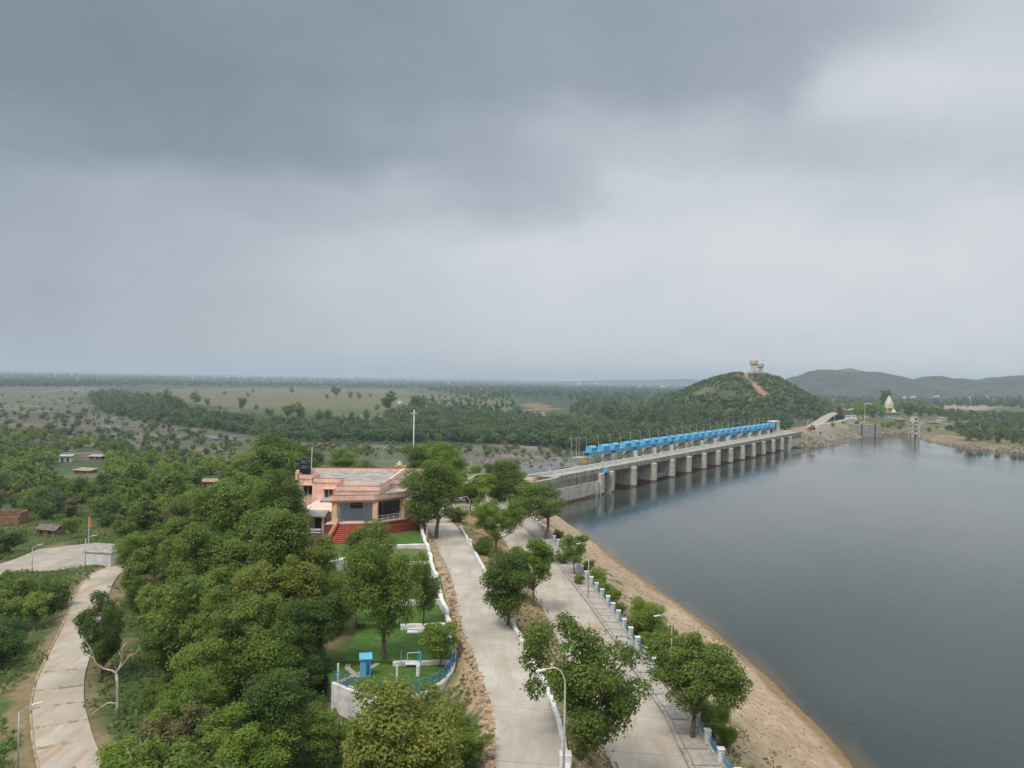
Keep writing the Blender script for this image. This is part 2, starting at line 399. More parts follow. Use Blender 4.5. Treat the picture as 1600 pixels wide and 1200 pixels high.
# control heights of the natural ground west of the upper road (pixel, level)
CPX = [(600,840,13.3),(600,900,12.2),(600,960,11.0),(600,1040,10.2),(660,1100,9.2),(700,1100,10.3),(735,1150,11.8),(650,1180,8.8),(540,1100,9.2),(560,1160,7.6),(520,900,11.8),
 (450,900,9),(450,1000,8),(450,1100,7),(350,900,6.8),(300,1000,5.8),(350,1150,5.6),(250,1100,5),(200,1190,5),(45,1200,5),(120,1200,5),(75,1100,5),(110,1020,5),(150,900,5),(180,880,5),
 (10,895,5),(60,858,5),(170,850,5),(90,875,5),(500,830,13.5),(420,800,11.5),(300,800,5.5),(540,730,12),(640,745,11.5),(700,745,10),(400,740,6),
 (0,800,2.5),(100,760,0),(200,750,0.5),(0,720,-3.2),(100,705,-3.8),(250,716,-4),(400,712,-3),(460,715,0),(600,700,-1),(0,1000,4),(0,1100,4.2),(-80,1200,4),(-150,1000,3),(-200,850,1),
 (690,862,12.9),(722,980,12.9),(760,1083,12.9),(775,1200,12.9),(650,800,13.2),(640,780,13)]
ctr = np.array([[*P(a, b, c)[:2], c] for a, b, c in CPX]+[(-10,185,10),(-25,180,11),(-20,215,9.7),(-8,230,9.6),(-5,250,8.5),(-40,200,9.5),(-30,240,6),(-20,290,-3.5),(-60,260,-2),(0,300,-4),(-100,250,-3.5),(-140,200,-2),(20,300,-4),(-160,120,1),(-150,60,3),(-5,25,12.9),(-30,25,8),(-60,20,5)])
def _tps(X):
    d = np.linalg.norm(X[:, None, :2]-ctr[None, :, :2], axis=-1); return d*d*np.log(d+1e-6)/1e3
_n = len(ctr); _A = np.zeros((_n+3, _n+3)); _A[:_n, :_n] = _tps(ctr)+np.eye(_n)*.02
_A[:_n, _n] = 1; _A[:_n, _n+1:] = ctr[:, :2]/100; _A[_n:, :_n] = _A[:_n, _n:].T
_W = np.linalg.solve(_A, np.concatenate([ctr[:, 2], [0, 0, 0]]))
_gw = np.array([P(a, b_, z_)[:2] for a, b_, z_ in [(657,825,14.1),(671,869,13.3),(682,907,12.7),(688,935,12.2),(699,969,11.7),(704,1002,11.3),(711,1036,10.85),(706,1056,10.85)]]); GWX, GWY = _gw[::-1, 0], _gw[::-1, 1]
def natural(x, y):
    out = np.empty(x.shape); fx, fy = x.ravel(), y.ravel(); o = out.ravel()
    for i in range(0, len(fx), 20000):
        X = np.stack([fx[i:i+20000], fy[i:i+20000]], 1); o[i:i+20000] = _tps(X)@_W[:_n]+_W[_n]+X@_W[_n+1:]/100
    return np.clip(o.reshape(x.shape), -4, 13.6)
leftroad = L2([(140,1275),(113,1200),(98,1150),(90,1100),(95,1060),(108,1025),(124,990),(138,950),(150,915),(163,898),(185,886),(220,880)], 5)
LRW = 2.35
PAD = L2([(-40,930),(10,893),(70,893),(176,880),(180,850),(150,848),(60,858),(20,875),(-60,900)], 5.05)
def height(x, y):
    x = np.asarray(x, float); y = np.asarray(y, float); shp = x.shape; x = np.atleast_1d(x); y = np.atleast_1d(y)
    h = natural(x, y)+fbm(x, y, 14, 3, 5)*.5
    r = np.hypot(x+30, y-130); h = h*(1-smooth(190, 300, r))+(-4+fbm(x, y, 60, 3, 9)*.35)*smooth(190, 300, r)
    # left road and paved pad
    for ln, wd, zz in ((leftroad, LRW, 5.0),):
        d = dist(x, y, ln); k = 1-smooth(wd, wd+4, d); h = h*(1-k)+(zz-.12)*k
    k = inpoly(x, y, PAD)*1.; h = h*(1-k)+4.9*k
    # embankment: piecewise across the two roads and the bank
    xr, xs, x2l, xc, x1 = (at_y(l, y) for l in (rail, shore, road2l, curb1, road1l)); z1 = Z1(y)
    z2 = np.where(y > 200, 9.6, 9.9)
    sec = z1-.12+0*x
    tt = np.clip((x-xc-.3)/np.maximum(x2l-xc-.3, .5), 0, 1)
    sec = np.where(x > xc+.3, z1-.1-(z1-.1-z2)*smooth(0, 1, tt*.8+.1*0)+fbm(x, y, 2.2, 3, 3)*.35*np.sin(np.pi*tt), sec)
    sec = np.where(x > x2l, z2, sec)
    tb = (x-xr-.4)/np.maximum(xs-xr, 1)
    bank = np.where(tb < 1, 9.7-9.7*np.clip(tb, 0, 1)**.92, -(x-xs)*.45)+fbm(x, y, 5, 4, 21)*.5*smooth(0.02, .2, tb)*(1-smooth(.8, 1.0, tb))+fbm(x, y, 9, 3, 33)*.25*smooth(.7, 1, tb)*(1-smooth(1, 1.6, tb))
    sec = np.where(x > xr+.4, bank, sec); sec = np.maximum(sec, -4.2)
    k = smooth(-1.2, -.2, x-x1)*(1-smooth(228, 240, y)); 
    s, t = dam_st(x, y)
    k = np.where((t > -2) & (y > 200) , (1-smooth(236.5, 239, y)), k)
    h = h*(1-k)+sec*k
    # garden terraces: bring the ground just under the lawns
    wx_ = np.interp(y, GWY, GWX); gh = np.interp(y, [70, 77, 80, 86, 92, 98, 104, 110, 117], [10.2, 10.4, 10.7, 11.1, 11.6, 12.1, 12.6, 13.1, 13.8])-.1
    ky = smooth(74.5, 76, y)*(1-smooth(117, 122, y)); inn = (x < wx_); lf = smooth(-36, -27, x)
    h = np.where(inn, h*(1-ky*lf)+gh*ky*lf, h); tg = np.clip((x-wx_)/np.maximum(x1-wx_-.4, .5), 0, 1); hb = (gh-.3)*(1-tg)+(z1-.12)*tg+fbm(x, y, 3, 3, 77)*.3*np.sin(np.pi*tg)
    h = np.where(~inn & (x < x1), h*(1-ky)+hb*ky, h)
    # behind the dam's foot: reservoir bed upstream, river bed downstream
    up = (t > -3) & (s > -50.5) & (y > 236.5); h = np.where(up, -4., h)
    # right-bank land beyond the dam
    dl = dist(x, y, wfar); inside = inpoly(x, y, WATER)
    ratio = x/np.maximum(y, 1)
    hm = np.interp(ratio, [.43, .475, .53, .62], [8.6, 8.4, 4.0, 3.2])
    land = (s > 255) & ~inside
    rise = np.interp(ratio, [.46, .50], [.42, .30])
    lh = np.minimum(dl*rise, hm+fbm(x, y, 40, 3, 12)*.8*smooth(15, 60, dl))
    lh = lh*smooth(-85, -12, t)+(-4)*(1-smooth(-85, -12, t))
    lh = np.where(inside, -np.minimum(dl*.3, 4), lh)
    k2 = smooth(252, 258, s)*(x > 60)
    h = np.where(land | (inside & (s > 255)), h*(1-k2)+lh*k2, h)
    return h.reshape(shp)
def T(px, py, dz=0.):          # where the sight line through a pixel meets the ground (+dz)
    d = D+(px-800)/F_PX*R+(600-py)/F_PX*U
    ts = np.concatenate([np.linspace(30, 400, 400), np.geomspace(402, 6000, 300)])
    pts = CP+ts[:, None]*d; g = height(pts[:, 0], pts[:, 1])+dz
    hit = np.nonzero(pts[:, 2] <= g)[0]
    if len(hit) == 0: i = len(ts)-1
    else: i = max(hit[0], 1)
    a = pts[i-1, 2]-g[i-1]; b = g[i]-pts[i, 2]; f = a/(a+b) if a+b > 0 else .5
    p = pts[i-1]*(1-f)+pts[i]*f
    return np.array([p[0], p[1], float(height(p[0], p[1]))])
def proj(x, y, z):
    v = np.stack([x, y, z-CAM_H+0*x], -1); dd = v@D
    return 800+F_PX*(v@R)/dd, 600-F_PX*(v@U)/dd

# ------------------------------------------------------------------ ground sheet
def axis(a, b, st, lo, hi, g):
    c = list(np.arange(a, b, st)); s = st; v = c[-1]
    while v < hi: s *= g; v += s; c.append(v)
    s = st; v = c[0]; l = []
    while v > lo: s *= g; v -= s; l.append(v)
    return np.array(l[::-1]+c)
gx = axis(-75, 45, .6, -32000, 32000, 1.032); gy = axis(30, 245, .9, -3000, 45000, 1.018)
GX, GY = np.meshgrid(gx, gy); GZ = height(GX, GY)
GZ = GZ-np.clip((np.hypot(GX, GY)-9000)/36000, 0, 1)*30
def zone(px, z=-4): return L2(px, z)
C = lambda *a: np.array(a, float)
wx, wy = GX+fbm(GX, GY, 30, 4, 40)*26, GY+fbm(GX, GY, 30, 4, 60)*34
nn = fbm(GX, GY, 7, 4, 70); n2 = fbm(GX, GY, 55, 4, 80); n3 = fbm(GX, GY, 2.5, 3, 88)
col = np.empty(GX.shape+(3,)); col[:] = C(.07, .10, .04)
def paint(mask, c, a=1.):
    m = (mask*a)[..., None]; col[:] = col*(1-m)+C(*c)*m
paint(smooth(0, .35, n2), (.13, .13, .06), .8)
def zpx(px, c, a=1., z=-4): paint(inpoly(wx, wy, zone(px, z)).astype(float), c, a)
# dry river bed and its terraces
zpx([(-300,600),(0,598),(130,600),(150,612),(128,628),(215,655),(330,672),(420,690),(520,690),(640,694),(760,694),(880,703),(930,745),(600,745),(440,735),(380,722),(200,716),(60,690),(-300,660)], (.20,.16,.10))
zpx([(-300,652),(0,655),(140,668),(290,686),(378,695),(420,705),(380,724),(250,716),(120,695),(0,676),(-300,670)], (.25,.17,.105))
zpx([(-300,606),(0,612),(120,604),(160,606),(120,622),(60,632),(0,636),(-300,640)], (.27,.23,.17))
zpx([(150,690),(240,688),(330,700),(400,714),(380,722),(240,716),(140,700)], (.33,.27,.19), .8)
zpx([(560,705),(700,700),(800,698),(880,705),(900,735),(820,745),(700,745),(640,730)], (.30,.27,.21))
st_ = fbm(GX*.12, GY, 20, 4, 91)
rv = inpoly(wx, wy, zone([(-300,600),(130,600),(128,628),(215,655),(420,690),(640,694),(880,703),(930,745),(600,745),(380,722),(200,716),(60,690),(-300,670)]))
paint(rv*smooth(.02, .22, st_), (.24,.20,.14), .6); paint(rv*smooth(.05, .3, -st_), (.14,.115,.08), .7); paint(rv*smooth(.1, .3, n2+nn*.7), (.12,.15,.06), .6)
n4 = fbm(GX*.35, GY, 9, 4, 95)
paint(rv*smooth(-.12, .10, n4), (.10,.12,.05), .8); paint(rv*smooth(.12, .3, fbm(GX*.2, GY, 26, 4, 99)), (.165,.135,.11), .7); paint(rv*smooth(.18, .38, fbm(GX*.3, GY, 13, 4, 101)), (.30,.25,.18), .7)
zpx([(640,712),(700,708),(760,714),(750,735),(640,740)], (.19,.165,.15), .8)
paint((smooth(.0, .25, n2+nn*.5)*inpoly(wx, wy, zone([(560,700),(800,694),(890,700),(920,740),(640,745)]))), (.13,.15,.06), .6)
# fields beyond
zpx([(235,608),(420,606),(640,612),(800,628),(790,645),(640,648),(585,655),(420,642),(300,630)], (.20,.18,.09))
zpx([(370,606),(560,608),(650,614),(560,620),(380,614)], (.24,.17,.10), .6)
zpx([(380,636),(600,640),(600,648),(400,646)], (.11,.15,.055), .8)
zpx([(818,632),(862,624),(862,642),(820,642)], (.30,.19,.10)); zpx([(868,626),(900,626),(898,640),(866,640)], (.30,.18,.10))
zpx([(560,674),(620,674),(625,684),(555,684)], (.32,.2,.12)); zpx([(500,664),(540,664),(540,674),(495,672)], (.20,.18,.09))
zpx([(320,640),(380,638),(380,646),(330,648)], (.24,.19,.11), .6)
for k in range(26):           # field strips
    a = 250+RS.rand()*480; b = 607+RS.rand()*30; ww = 30+RS.rand()*80
    zpx([(a,b),(a+ww,b+.5),(a+ww+8,b+2.5),(a+4,b+2)], [(.24,.2,.11),(.12,.15,.055),(.2,.17,.08)][k % 3], .75)
for q_ in ([(-400,577),(0,583),(1240,606),(1240,640),(1000,645),(880,640),(815,622),(660,608),(420,605),(240,602),(160,604),(-400,604)],
           [(600,652),(700,640),(1000,655),(1260,650),(1230,675),(980,702),(905,706),(760,692),(560,691),(540,680)],[(130,618),(240,620),(290,645),(390,678),(230,660),(150,642)],[(290,645),(470,664),(560,672),(560,690),(430,690),(370,676)]): zpx(q_, (.045,.075,.032), .85)
# right bank land
dW = dist(GX, GY, wfar); sS, tT = dam_st(GX, GY)
landm = (sS > 255) & (tT > -90) & (GX > 60)
paint(landm*(1-smooth(100, 700, dW)), (.12,.125,.055), .9)
paint(landm*(1-smooth(4, 11, dW+nn*12)), (.24,.185,.125))
paint(landm*smooth(.05, .3, nn+n2*.6)*(1-smooth(40, 120, dW)), (.33,.22,.14), .75)
eb_ = ((sS > 252) & (GX/np.maximum(GY, 1) < .475) & (dW < 30) & (GY < 640))*1.
paint(eb_, (.285,.25,.20)); paint(eb_*smooth(-.05, .25, fbm(GX, GY, 9, 4, 120)), (.21,.18,.14), .8); paint(eb_*smooth(.1, .3, fbm(GX, GY, 14, 4, 122)), (.14,.14,.07), .7)
paint(((sS > 252) & (GX/np.maximum(GY, 1) < .475) & (dW < 34) & (dW > 17+nn*8) & (GY < 640))*1., (.31,.225,.145))
zpx([(1440,634),(1500,632),(1560,634),(1540,641),(1460,640)], (.33,.25,.18), 1, 3.2)
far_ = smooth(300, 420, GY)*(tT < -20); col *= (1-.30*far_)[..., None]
# the embankment near the viewer
near = (GY < 242) & (GX > -120) & (GX < 60)
paint(near & (GX < at_y(road1l, GY)), (.070,.105,.028)); paint((near & (GX < at_y(road1l, GY)))*smooth(.05, .35, nn), (.20,.14,.075), .8)
paint((near & (GX < -30))*smooth(-.1, .3, n3), (.05,.09,.022), .6)
leftd = dist(GX, GY, leftroad); paint(near*(1-smooth(2.9, 4.6, leftd+nn*5)), (.28,.19,.11), .75)
paint((GX < at_y(road1l, GY)) & (GX > at_y(road1l, GY)-1.7-nn*2.4) & near, (.42,.29,.18))
paint((near & (GX < at_y(road1l, GY)-1.4) & (GX > at_y(road1l, GY)-7))*smooth(-.05, .2, n3+nn), (.11,.14,.04), .8)
mid = near & (GX > at_y(curb1, GY)) & (GX < at_y(road2l, GY)+.2)
paint(mid, (.36,.22,.12)); paint(mid*smooth(-.05, .3, n3+nn*.6), (.115,.14,.045), .75); paint(mid*smooth(.15, .4, nn), (.42,.31,.22), .6)
xr, xs = at_y(rail, GY), at_y(shore, GY); tb = (GX-xr)/np.maximum(xs-xr, 1)
bk = near & (GX > xr-.3)
paint(bk, (.43,.31,.205)); paint(bk*smooth(0, .4, nn), (.34,.25,.165), .5)
paint(bk*smooth(.0, .25, fbm(GX*.25, GY, 2.6, 4, 111)), (.33,.235,.15), .6); paint(bk*smooth(.1, .3, fbm(GX, GY*.4, 4, 4, 113)), (.47,.36,.25), .5)
paint(bk*smooth(-.12, .25, n3+nn)*(1-smooth(.30, .55, tb+nn*.3))*(1-.45*smooth(75, 110, GY)), (.15,.155,.07), .75)
paint(bk*smooth(.86, .93, tb+nn*.05), (.27,.175,.085)); paint(bk*smooth(.99, 1.03, tb), (.13,.09,.04))
plaza = near & (GY > 172) & (GX > at_y(road1l, GY)+0*GX) & (GX < xr); paint(plaza, (.36,.31,.25))
paint(((GY > 225) & (GY < 300) & (tT < -8) & (tT > -60) & (sS < 10))*1., (.16,.15,.08), .7)
gm = mat('ground', (1,1,1), .95, .16, .9, attr='gc', bump=.06, bscale=3.0)
t = gm.node_tree; gmx = [n for n in t.nodes if n.type == 'MIX'][0]; gmx.inputs[6].default_value = (1.12,1.12,1.12,1); gmx.inputs[7].default_value = (.72,.74,.72,1)
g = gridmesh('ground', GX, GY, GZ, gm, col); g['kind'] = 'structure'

# ------------------------------------------------------------------ water
wm = bpy.data.materials.new('reservoir_water'); wm.use_nodes = True; t = wm.node_tree; b = t.nodes['Principled BSDF']
b.inputs['Base Color'].default_value = (.040, .052, .045, 1); b.inputs['Roughness'].default_value = .07; b.inputs['IOR'].default_value = 1.33
b.inputs['Specular IOR Level'].default_value = .5
geo = t.nodes.new('ShaderNodeNewGeometry')
def wn(sc_, det, mp):
    m = t.nodes.new('ShaderNodeMapping'); m.inputs['Scale'].default_value = mp; m.inputs['Rotation'].default_value = (0, 0, .5)
    n = t.nodes.new('ShaderNodeTexNoise'); n.inputs['Scale'].default_value = sc_; n.inputs['Detail'].default_value = det
    t.links.new(geo.outputs['Position'], m.inputs[0]); t.links.new(m.outputs[0], n.inputs['Vector']); return n.outputs['Fac']
a1 = wn(1.3, 4, (1, .45, 1)); a2 = wn(.035, 3, (1, .5, 1)); a3 = wn(.012, 3, (1, .35, 1))
mr = t.nodes.new('ShaderNodeMapRange'); mr.inputs['From Min'].default_value = .38; mr.inputs['From Max'].default_value = .6; mr.inputs['To Min'].default_value = .12; mr.inputs['To Max'].default_value = 1.25
t.links.new(a2, mr.inputs['Value'])
ml = t.nodes.new('ShaderNodeMath'); ml.operation = 'MULTIPLY'; t.links.new(a1, ml.inputs[0]); t.links.new(mr.outputs[0], ml.inputs[1])
bp = t.nodes.new('ShaderNodeBump'); bp.inputs['Strength'].default_value = 1; bp.inputs['Distance'].default_value = .045
t.links.new(ml.outputs[0], bp.inputs['Height']); t.links.new(bp.outputs[0], b.inputs['Normal'])
rr = t.nodes.new('ShaderNodeMapRange'); rr.inputs['From Min'].default_value = .4; rr.inputs['From Max'].default_value = .62; rr.inputs['To Min'].default_value = .05; rr.inputs['To Max'].default_value = .13
t.links.new(a3, rr.inputs['Value']); t.links.new(rr.outputs[0], b.inputs['Roughness'])
at = t.nodes.new('ShaderNodeAttribute'); at.attribute_name = 'gc'
t.links.new(at.outputs['Color'], b.inputs['Base Color'])
# a sheet with a strip of silty shallows along the bank
ax = axis(-20, 90, 2.0, -30, 1500, 1.06); ay = axis(30, 700, 3.0, -260, 760, 1.2)
AX, AY = np.meshgrid(ax, ay)
inw = inpoly(AX, AY, WATER)
dS = dist(AX, AY, shore); dF = dist(AX, AY, wfar)
sh = np.minimum(dS+fbm(AX, AY, 8, 3, 3)*2, dF*1.2)
k = (1-smooth(.2, 2.6, sh))[..., None]*.75
wc = C(.034, .046, .041)*(1-k)+C(.12, .085, .045)*k
# keep only cells with any corner on the lake side (the ground hides the rest of the edge cells)
grow = inw | (dS < 7) | (dF < 12)
s_, t_ = dam_st(AX, AY); grow &= ~((s_ > -60) & (s_ < 262) & (t_ < -13)) & ~((s_ >= 255) & (t_ < -20))
keep = grow[:-1, :-1] & grow[1:, :-1] & grow[:-1, 1:] & grow[1:, 1:]
idx = np.arange(AX.size).reshape(AX.shape)
q = np.stack([idx[:-1, :-1], idx[:-1, 1:], idx[1:, 1:], idx[1:, :-1]], -1)[keep]
used, inv = np.unique(q, return_inverse=True)
me = bpy.data.meshes.new('water'); V = np.stack([AX.ravel(), AY.ravel(), np.zeros(AX.size)], 1)[used].astype(np.float32)
me.vertices.add(len(V)); me.vertices.foreach_set('co', V.ravel()); q = inv.reshape(-1, 4).astype(np.int32)
me.loops.add(q.size); me.loops.foreach_set('vertex_index', q.ravel()); me.polygons.add(len(q))
me.polygons.foreach_set('loop_start', np.arange(0, q.size, 4, dtype=np.int32)); me.polygons.foreach_set('loop_total', np.full(len(q), 4, np.int32)); me.update(calc_edges=True)
a = me.color_attributes.new('gc', 'FLOAT_COLOR', 'POINT'); a.data.foreach_set('color', np.concatenate([wc.reshape(-1, 3)[used], np.ones((len(used), 1))], 1).astype(np.float32).ravel())
me.materials.append(wm); o = bpy.data.objects.new('water', me); COL.objects.link(o); o['kind'] = 'structure'
# downstream pools
rm = mat('river_water', (.15,.145,.15), .4, .2, .05, spec=.5)
for nm, px in (('river_pool', [(770,748),(800,732),(850,722),(905,714),(930,716),(905,726),(850,738),(815,752)]),
               ('river_pool', [(308,681),(345,680),(372,684),(365,688),(330,686)]), ('river_pool', [(145,664),(180,665),(205,668),(170,669)]),
               ('river_pool', [(85,692),(105,681),(118,682),(112,688)]), ('river_pool', [(165,678),(195,676),(200,680),(172,681)]),
                              ('river_pool', [(-40,660),(-10,658),(15,661),(0,663)]), ('river_pool', [(60,612),(90,609),(150,607),(120,611)])):
    pl = L2(px, -3.7); m2 = MB(); c = pl.mean(0)
    n = 48; tt = np.linspace(0, len(pl), n, endpoint=False); pts = []
    for u_ in tt:
        i = int(u_); f = u_-i; f = f*f*(3-2*f); p = pl[i % len(pl)]*(1-f)+pl[(i+1) % len(pl)]*f
        rj = 1+.28*math.sin(u_*5.1)+.22*math.sin(u_*11+c[0])+.12*math.sin(u_*23); pts.append(c+(p-c)*(rj if len(px) < 7 else 1+(rj-1)*.2))
    m2.v = [(x, y, -3.62) for x, y in pts]; m2.f = [tuple(range(n))] if sum(pts[i][0]*pts[(i+1) % n][1]-pts[(i+1) % n][0]*pts[i][1] for i in range(n)) > 0 else [tuple(range(n))[::-1]]
    o = m2.build(nm, rm); o['kind'] = 'structure'

# ------------------------------------------------------------------ roads
def strip(name, A, B, z, mt, y0, y1, step=2.0, th=.3, dz=0.):
    ys = np.arange(y0, y1+.1, step); m = MB(); n = len(ys)
    xa, xb = at_y(A, ys), at_y(B, ys); zz = z(ys)+dz if callable(z) else np.full(n, z+dz)
    v = []
    for i in range(n): v += [(xa[i], ys[i], zz[i]), (xb[i], ys[i], zz[i]), (xb[i], ys[i], zz[i]-th), (xa[i], ys[i], zz[i]-th)]
    f = [(0, 1, 2, 3), tuple((n-1)*4+k for k in (3, 2, 1, 0))]
    for i in range(n-1):
        a = i*4
        f += [(a, a+4, a+5, a+1)[::-1], (a+1, a+5, a+6, a+2)[::-1], (a+3, a+2, a+6, a+7), (a, a+3, a+7, a+4)]
    m.add(v, f); o = m.build(name, mt); o['kind'] = 'structure'; return o
def roadmat(name, c1, stainc, joint):
    m = mat(name, c1, .85, .10, .22, bump=.008, bscale=14); t = m.node_tree; b = t.nodes['Principled BSDF']; src = b.inputs['Base Color'].links[0].from_socket
    geo = [n for n in t.nodes if n.type == 'NEW_GEOMETRY'][0]
    mp = t.nodes.new('ShaderNodeMapping'); mp.inputs['Scale'].default_value = (.5, .09, 1); mp.inputs['Rotation'].default_value = (0, 0, .1)
    t.links.new(geo.outputs['Position'], mp.inputs[0])
    n = t.nodes.new('ShaderNodeTexNoise'); n.inputs['Scale'].default_value = 1.; n.inputs['Detail'].default_value = 7; n.inputs['Roughness'].default_value = .68; t.links.new(mp.outputs[0], n.inputs['Vector'])
    r = t.nodes.new('ShaderNodeMapRange'); r.inputs['From Min'].default_value = .47; r.inputs['From Max'].default_value = .66; r.inputs['To Max'].default_value = .75; t.links.new(n.outputs['Fac'], r.inputs['Value'])
    x = t.nodes.new('ShaderNodeMix'); x.data_type = 'RGBA'; x.inputs[7].default_value = (*stainc, 1); t.links.new(r.outputs[0], x.inputs[0]); t.links.new(src, x.inputs[6])
    sp = t.nodes.new('ShaderNodeSeparateXYZ'); t.links.new(geo.outputs['Position'], sp.inputs[0])
    md = t.nodes.new('ShaderNodeMath'); md.operation = 'MODULO'; md.inputs[1].default_value = joint
    wv = t.nodes.new('ShaderNodeMath'); wv.operation = 'MULTIPLY_ADD'; wv.inputs[1].default_value = .12; t.links.new(sp.outputs[0], wv.inputs[0]); t.links.new(sp.outputs[1], wv.inputs[2])
    t.links.new(wv.outputs[0], md.inputs[0])
    lt = t.nodes.new('ShaderNodeMath'); lt.operation = 'LESS_THAN'; lt.inputs[1].default_value = .09; t.links.new(md.outputs[0], lt.inputs[0])
    l2 = t.nodes.new('ShaderNodeMath'); l2.operation = 'MULTIPLY'; l2.inputs[1].default_value = .45; t.links.new(lt.outputs[0], l2.inputs[0])
    y = t.nodes.new('ShaderNodeMix'); y.data_type = 'RGBA'; y.inputs[7].default_value = (.12,.10,.08,1); t.links.new(l2.outputs[0], y.inputs[0]); t.links.new(x.outputs[2], y.inputs[6])
    t.links.new(y.outputs[2], b.inputs['Base Color']); return m
RM1 = roadmat('upper_road_concrete', (.455,.41,.34), (.33,.27,.195), 9.0)
RM2 = roadmat('lower_road_concrete', (.435,.385,.315), (.36,.25,.15), 7.0)
strip('upper_road', road1l, curb1, Z1, RM1, 26, 188)
strip('lower_road', road2l, kerb2, 10.0, RM2, 26, 168)
strip('footpath', kerb2+[.02, 0], rail+[-.1, 0], 10.13, K['pave'], 26, 168)
ys = np.arange(26, 168, 1.0)
m = MB(); m.wall([(at_y(kerb2, y)-.08, y) for y in ys], .22, 9.9, 10.2); o = m.build('kerb', K['conc_g']); o['kind'] = 'structure'
ys = np.arange(26, 150, 1.0)
m = MB(); m.wall([(at_y(road2l, y)-.15, y) for y in ys], .32, 9.5, 10.32); o = m.build('retaining_kerb', K['pave']); tag(o, 'long dark low stone kerb along the inner edge of the lower lakeside road', 'kerb wall')
# joints across the footpath
m = MB()
for i, y in enumerate(np.arange(30, 165, 2.7)):
    xa, xb = at_y(kerb2, y)+.12, at_y(rail, y)-.32; m.box(xa, xb, y-.11, y+.11, 10.10, 10.142)
for k_ in (.12, .93):
    for y in np.arange(30, 162, 2.7):
        p0 = (at_y(kerb2, y+.12)*(1-k_)+at_y(rail, y+.12)*k_, y+.12, 10.13); p1 = (at_y(kerb2, y+2.55)*(1-k_)+at_y(rail, y+2.55)*k_, y+2.55, 10.13); m.bar(p0, p1, .10, .018)
o = m.build('paving_joint', mat('joint_stone', (.25,.19,.15), .9, .25, 2)); o['kind'] = 'structure'
# paved area by the dam's end
m = MB(); m.prism([(-17,186),(1.2,170),(1.2,236),(-4,247),(-14,240),(-22,215),(-24,192)], 9.4, 9.78); o = m.build('plaza_pavement', RM1); o['kind'] = 'structure'
# left road
lr = leftroad; d = np.gradient(lr, axis=0); d /= np.linalg.norm(d, axis=1)[:, None]; nr = np.stack([-d[:, 1], d[:, 0]], 1)
LRM = roadmat('left_road_concrete', (.44,.385,.31), (.36,.23,.13), 60.)
fine = np.array([(np.interp(u_, range(len(lr)), lr[:, 0]), np.interp(u_, range(len(lr)), lr[:, 1])) for u_ in np.linspace(0, len(lr)-1, 90)])
for _ in range(6): fine[1:-1] = (fine[:-2]+fine[1:-1]*2+fine[2:])/4
m = MB(); m.wall(fine, LRW*2, 4.7, 5.05); o = m.build('winding_road', LRM); o['kind'] = 'structure'
m = MB(); dd_ = np.gradient(fine, axis=0); dd_ /= np.linalg.norm(dd_, axis=1)[:, None]; e_ = fine+np.stack([-dd_[:, 1], dd_[:, 0]], 1)*(LRW+.12)
m.wall(e_, .2, 4.7, 5.14); o = m.build('road_edging', K['tan']); o['kind'] = 'structure'
K['soil'] = mat('washed_soil', (.36,.25,.16), .95, .25, 1.5)
for k_, u_ in enumerate((.075, .135, .195, .25, .31, .38)):     # thin ridges of washed soil across the road
    i = int(u_*89*1.0)+2; c = fine[i]; t_ = dd_[i]; n_ = np.array([-t_[1], t_[0]])
    V_ = []; F_ = []; na, nb = 40, 5; r_ = np.random.RandomState(k_); wv_ = np.convolve(r_.rand(na+6), np.ones(3)/3, 'same')[3:-3]; gp_ = np.convolve(r_.rand(na+6), np.ones(7)/7, 'same')[3:-3]
    for a in range(na):
        ww_ = (1.5*wv_[a]**1.6+.12) if gp_[a] > .46 else .10*wv_[a]
        for b_ in range(nb):
            q_ = c+n_*((a/(na-1)-.5)*4.5)+t_*((b_/(nb-1)-.5)*ww_)+t_*.35*(wv_[a]-.5)+t_*(a/(na-1)-.5)*.4
            V_.append((q_[0], q_[1], 5.035+(.0 if b_ in (0, nb-1) else .022+.03*math.sin(math.pi*b_/(nb-1))*min(1, ww_*2))))
    for a in range(na-1):
        for b_ in range(nb-1): i0 = a*nb+b_; F_.append((i0, i0+nb, i0+nb+1, i0+1)[::-1])
    o = mk('washed_soil', V_, F_, K['soil']); o['kind'] = 'structure'
m = MB(); m.prism([tuple(p) for p in PAD], 4.8, 5.07); o = m.build('paved_yard', roadmat('yard_paving', (.40,.35,.29), (.33,.25,.18), 3.0)); o['kind'] = 'structure'
# ================================================================== the dam
ang = math.atan2(DU[1], DU[0])
dam = root('dam', 'long concrete gated dam with a blue hoist bridge running out across the lake', 'dam', (DO[0], DO[1], 0), ang)
BAY = 18.84; NB = 13; SL = BAY*NB
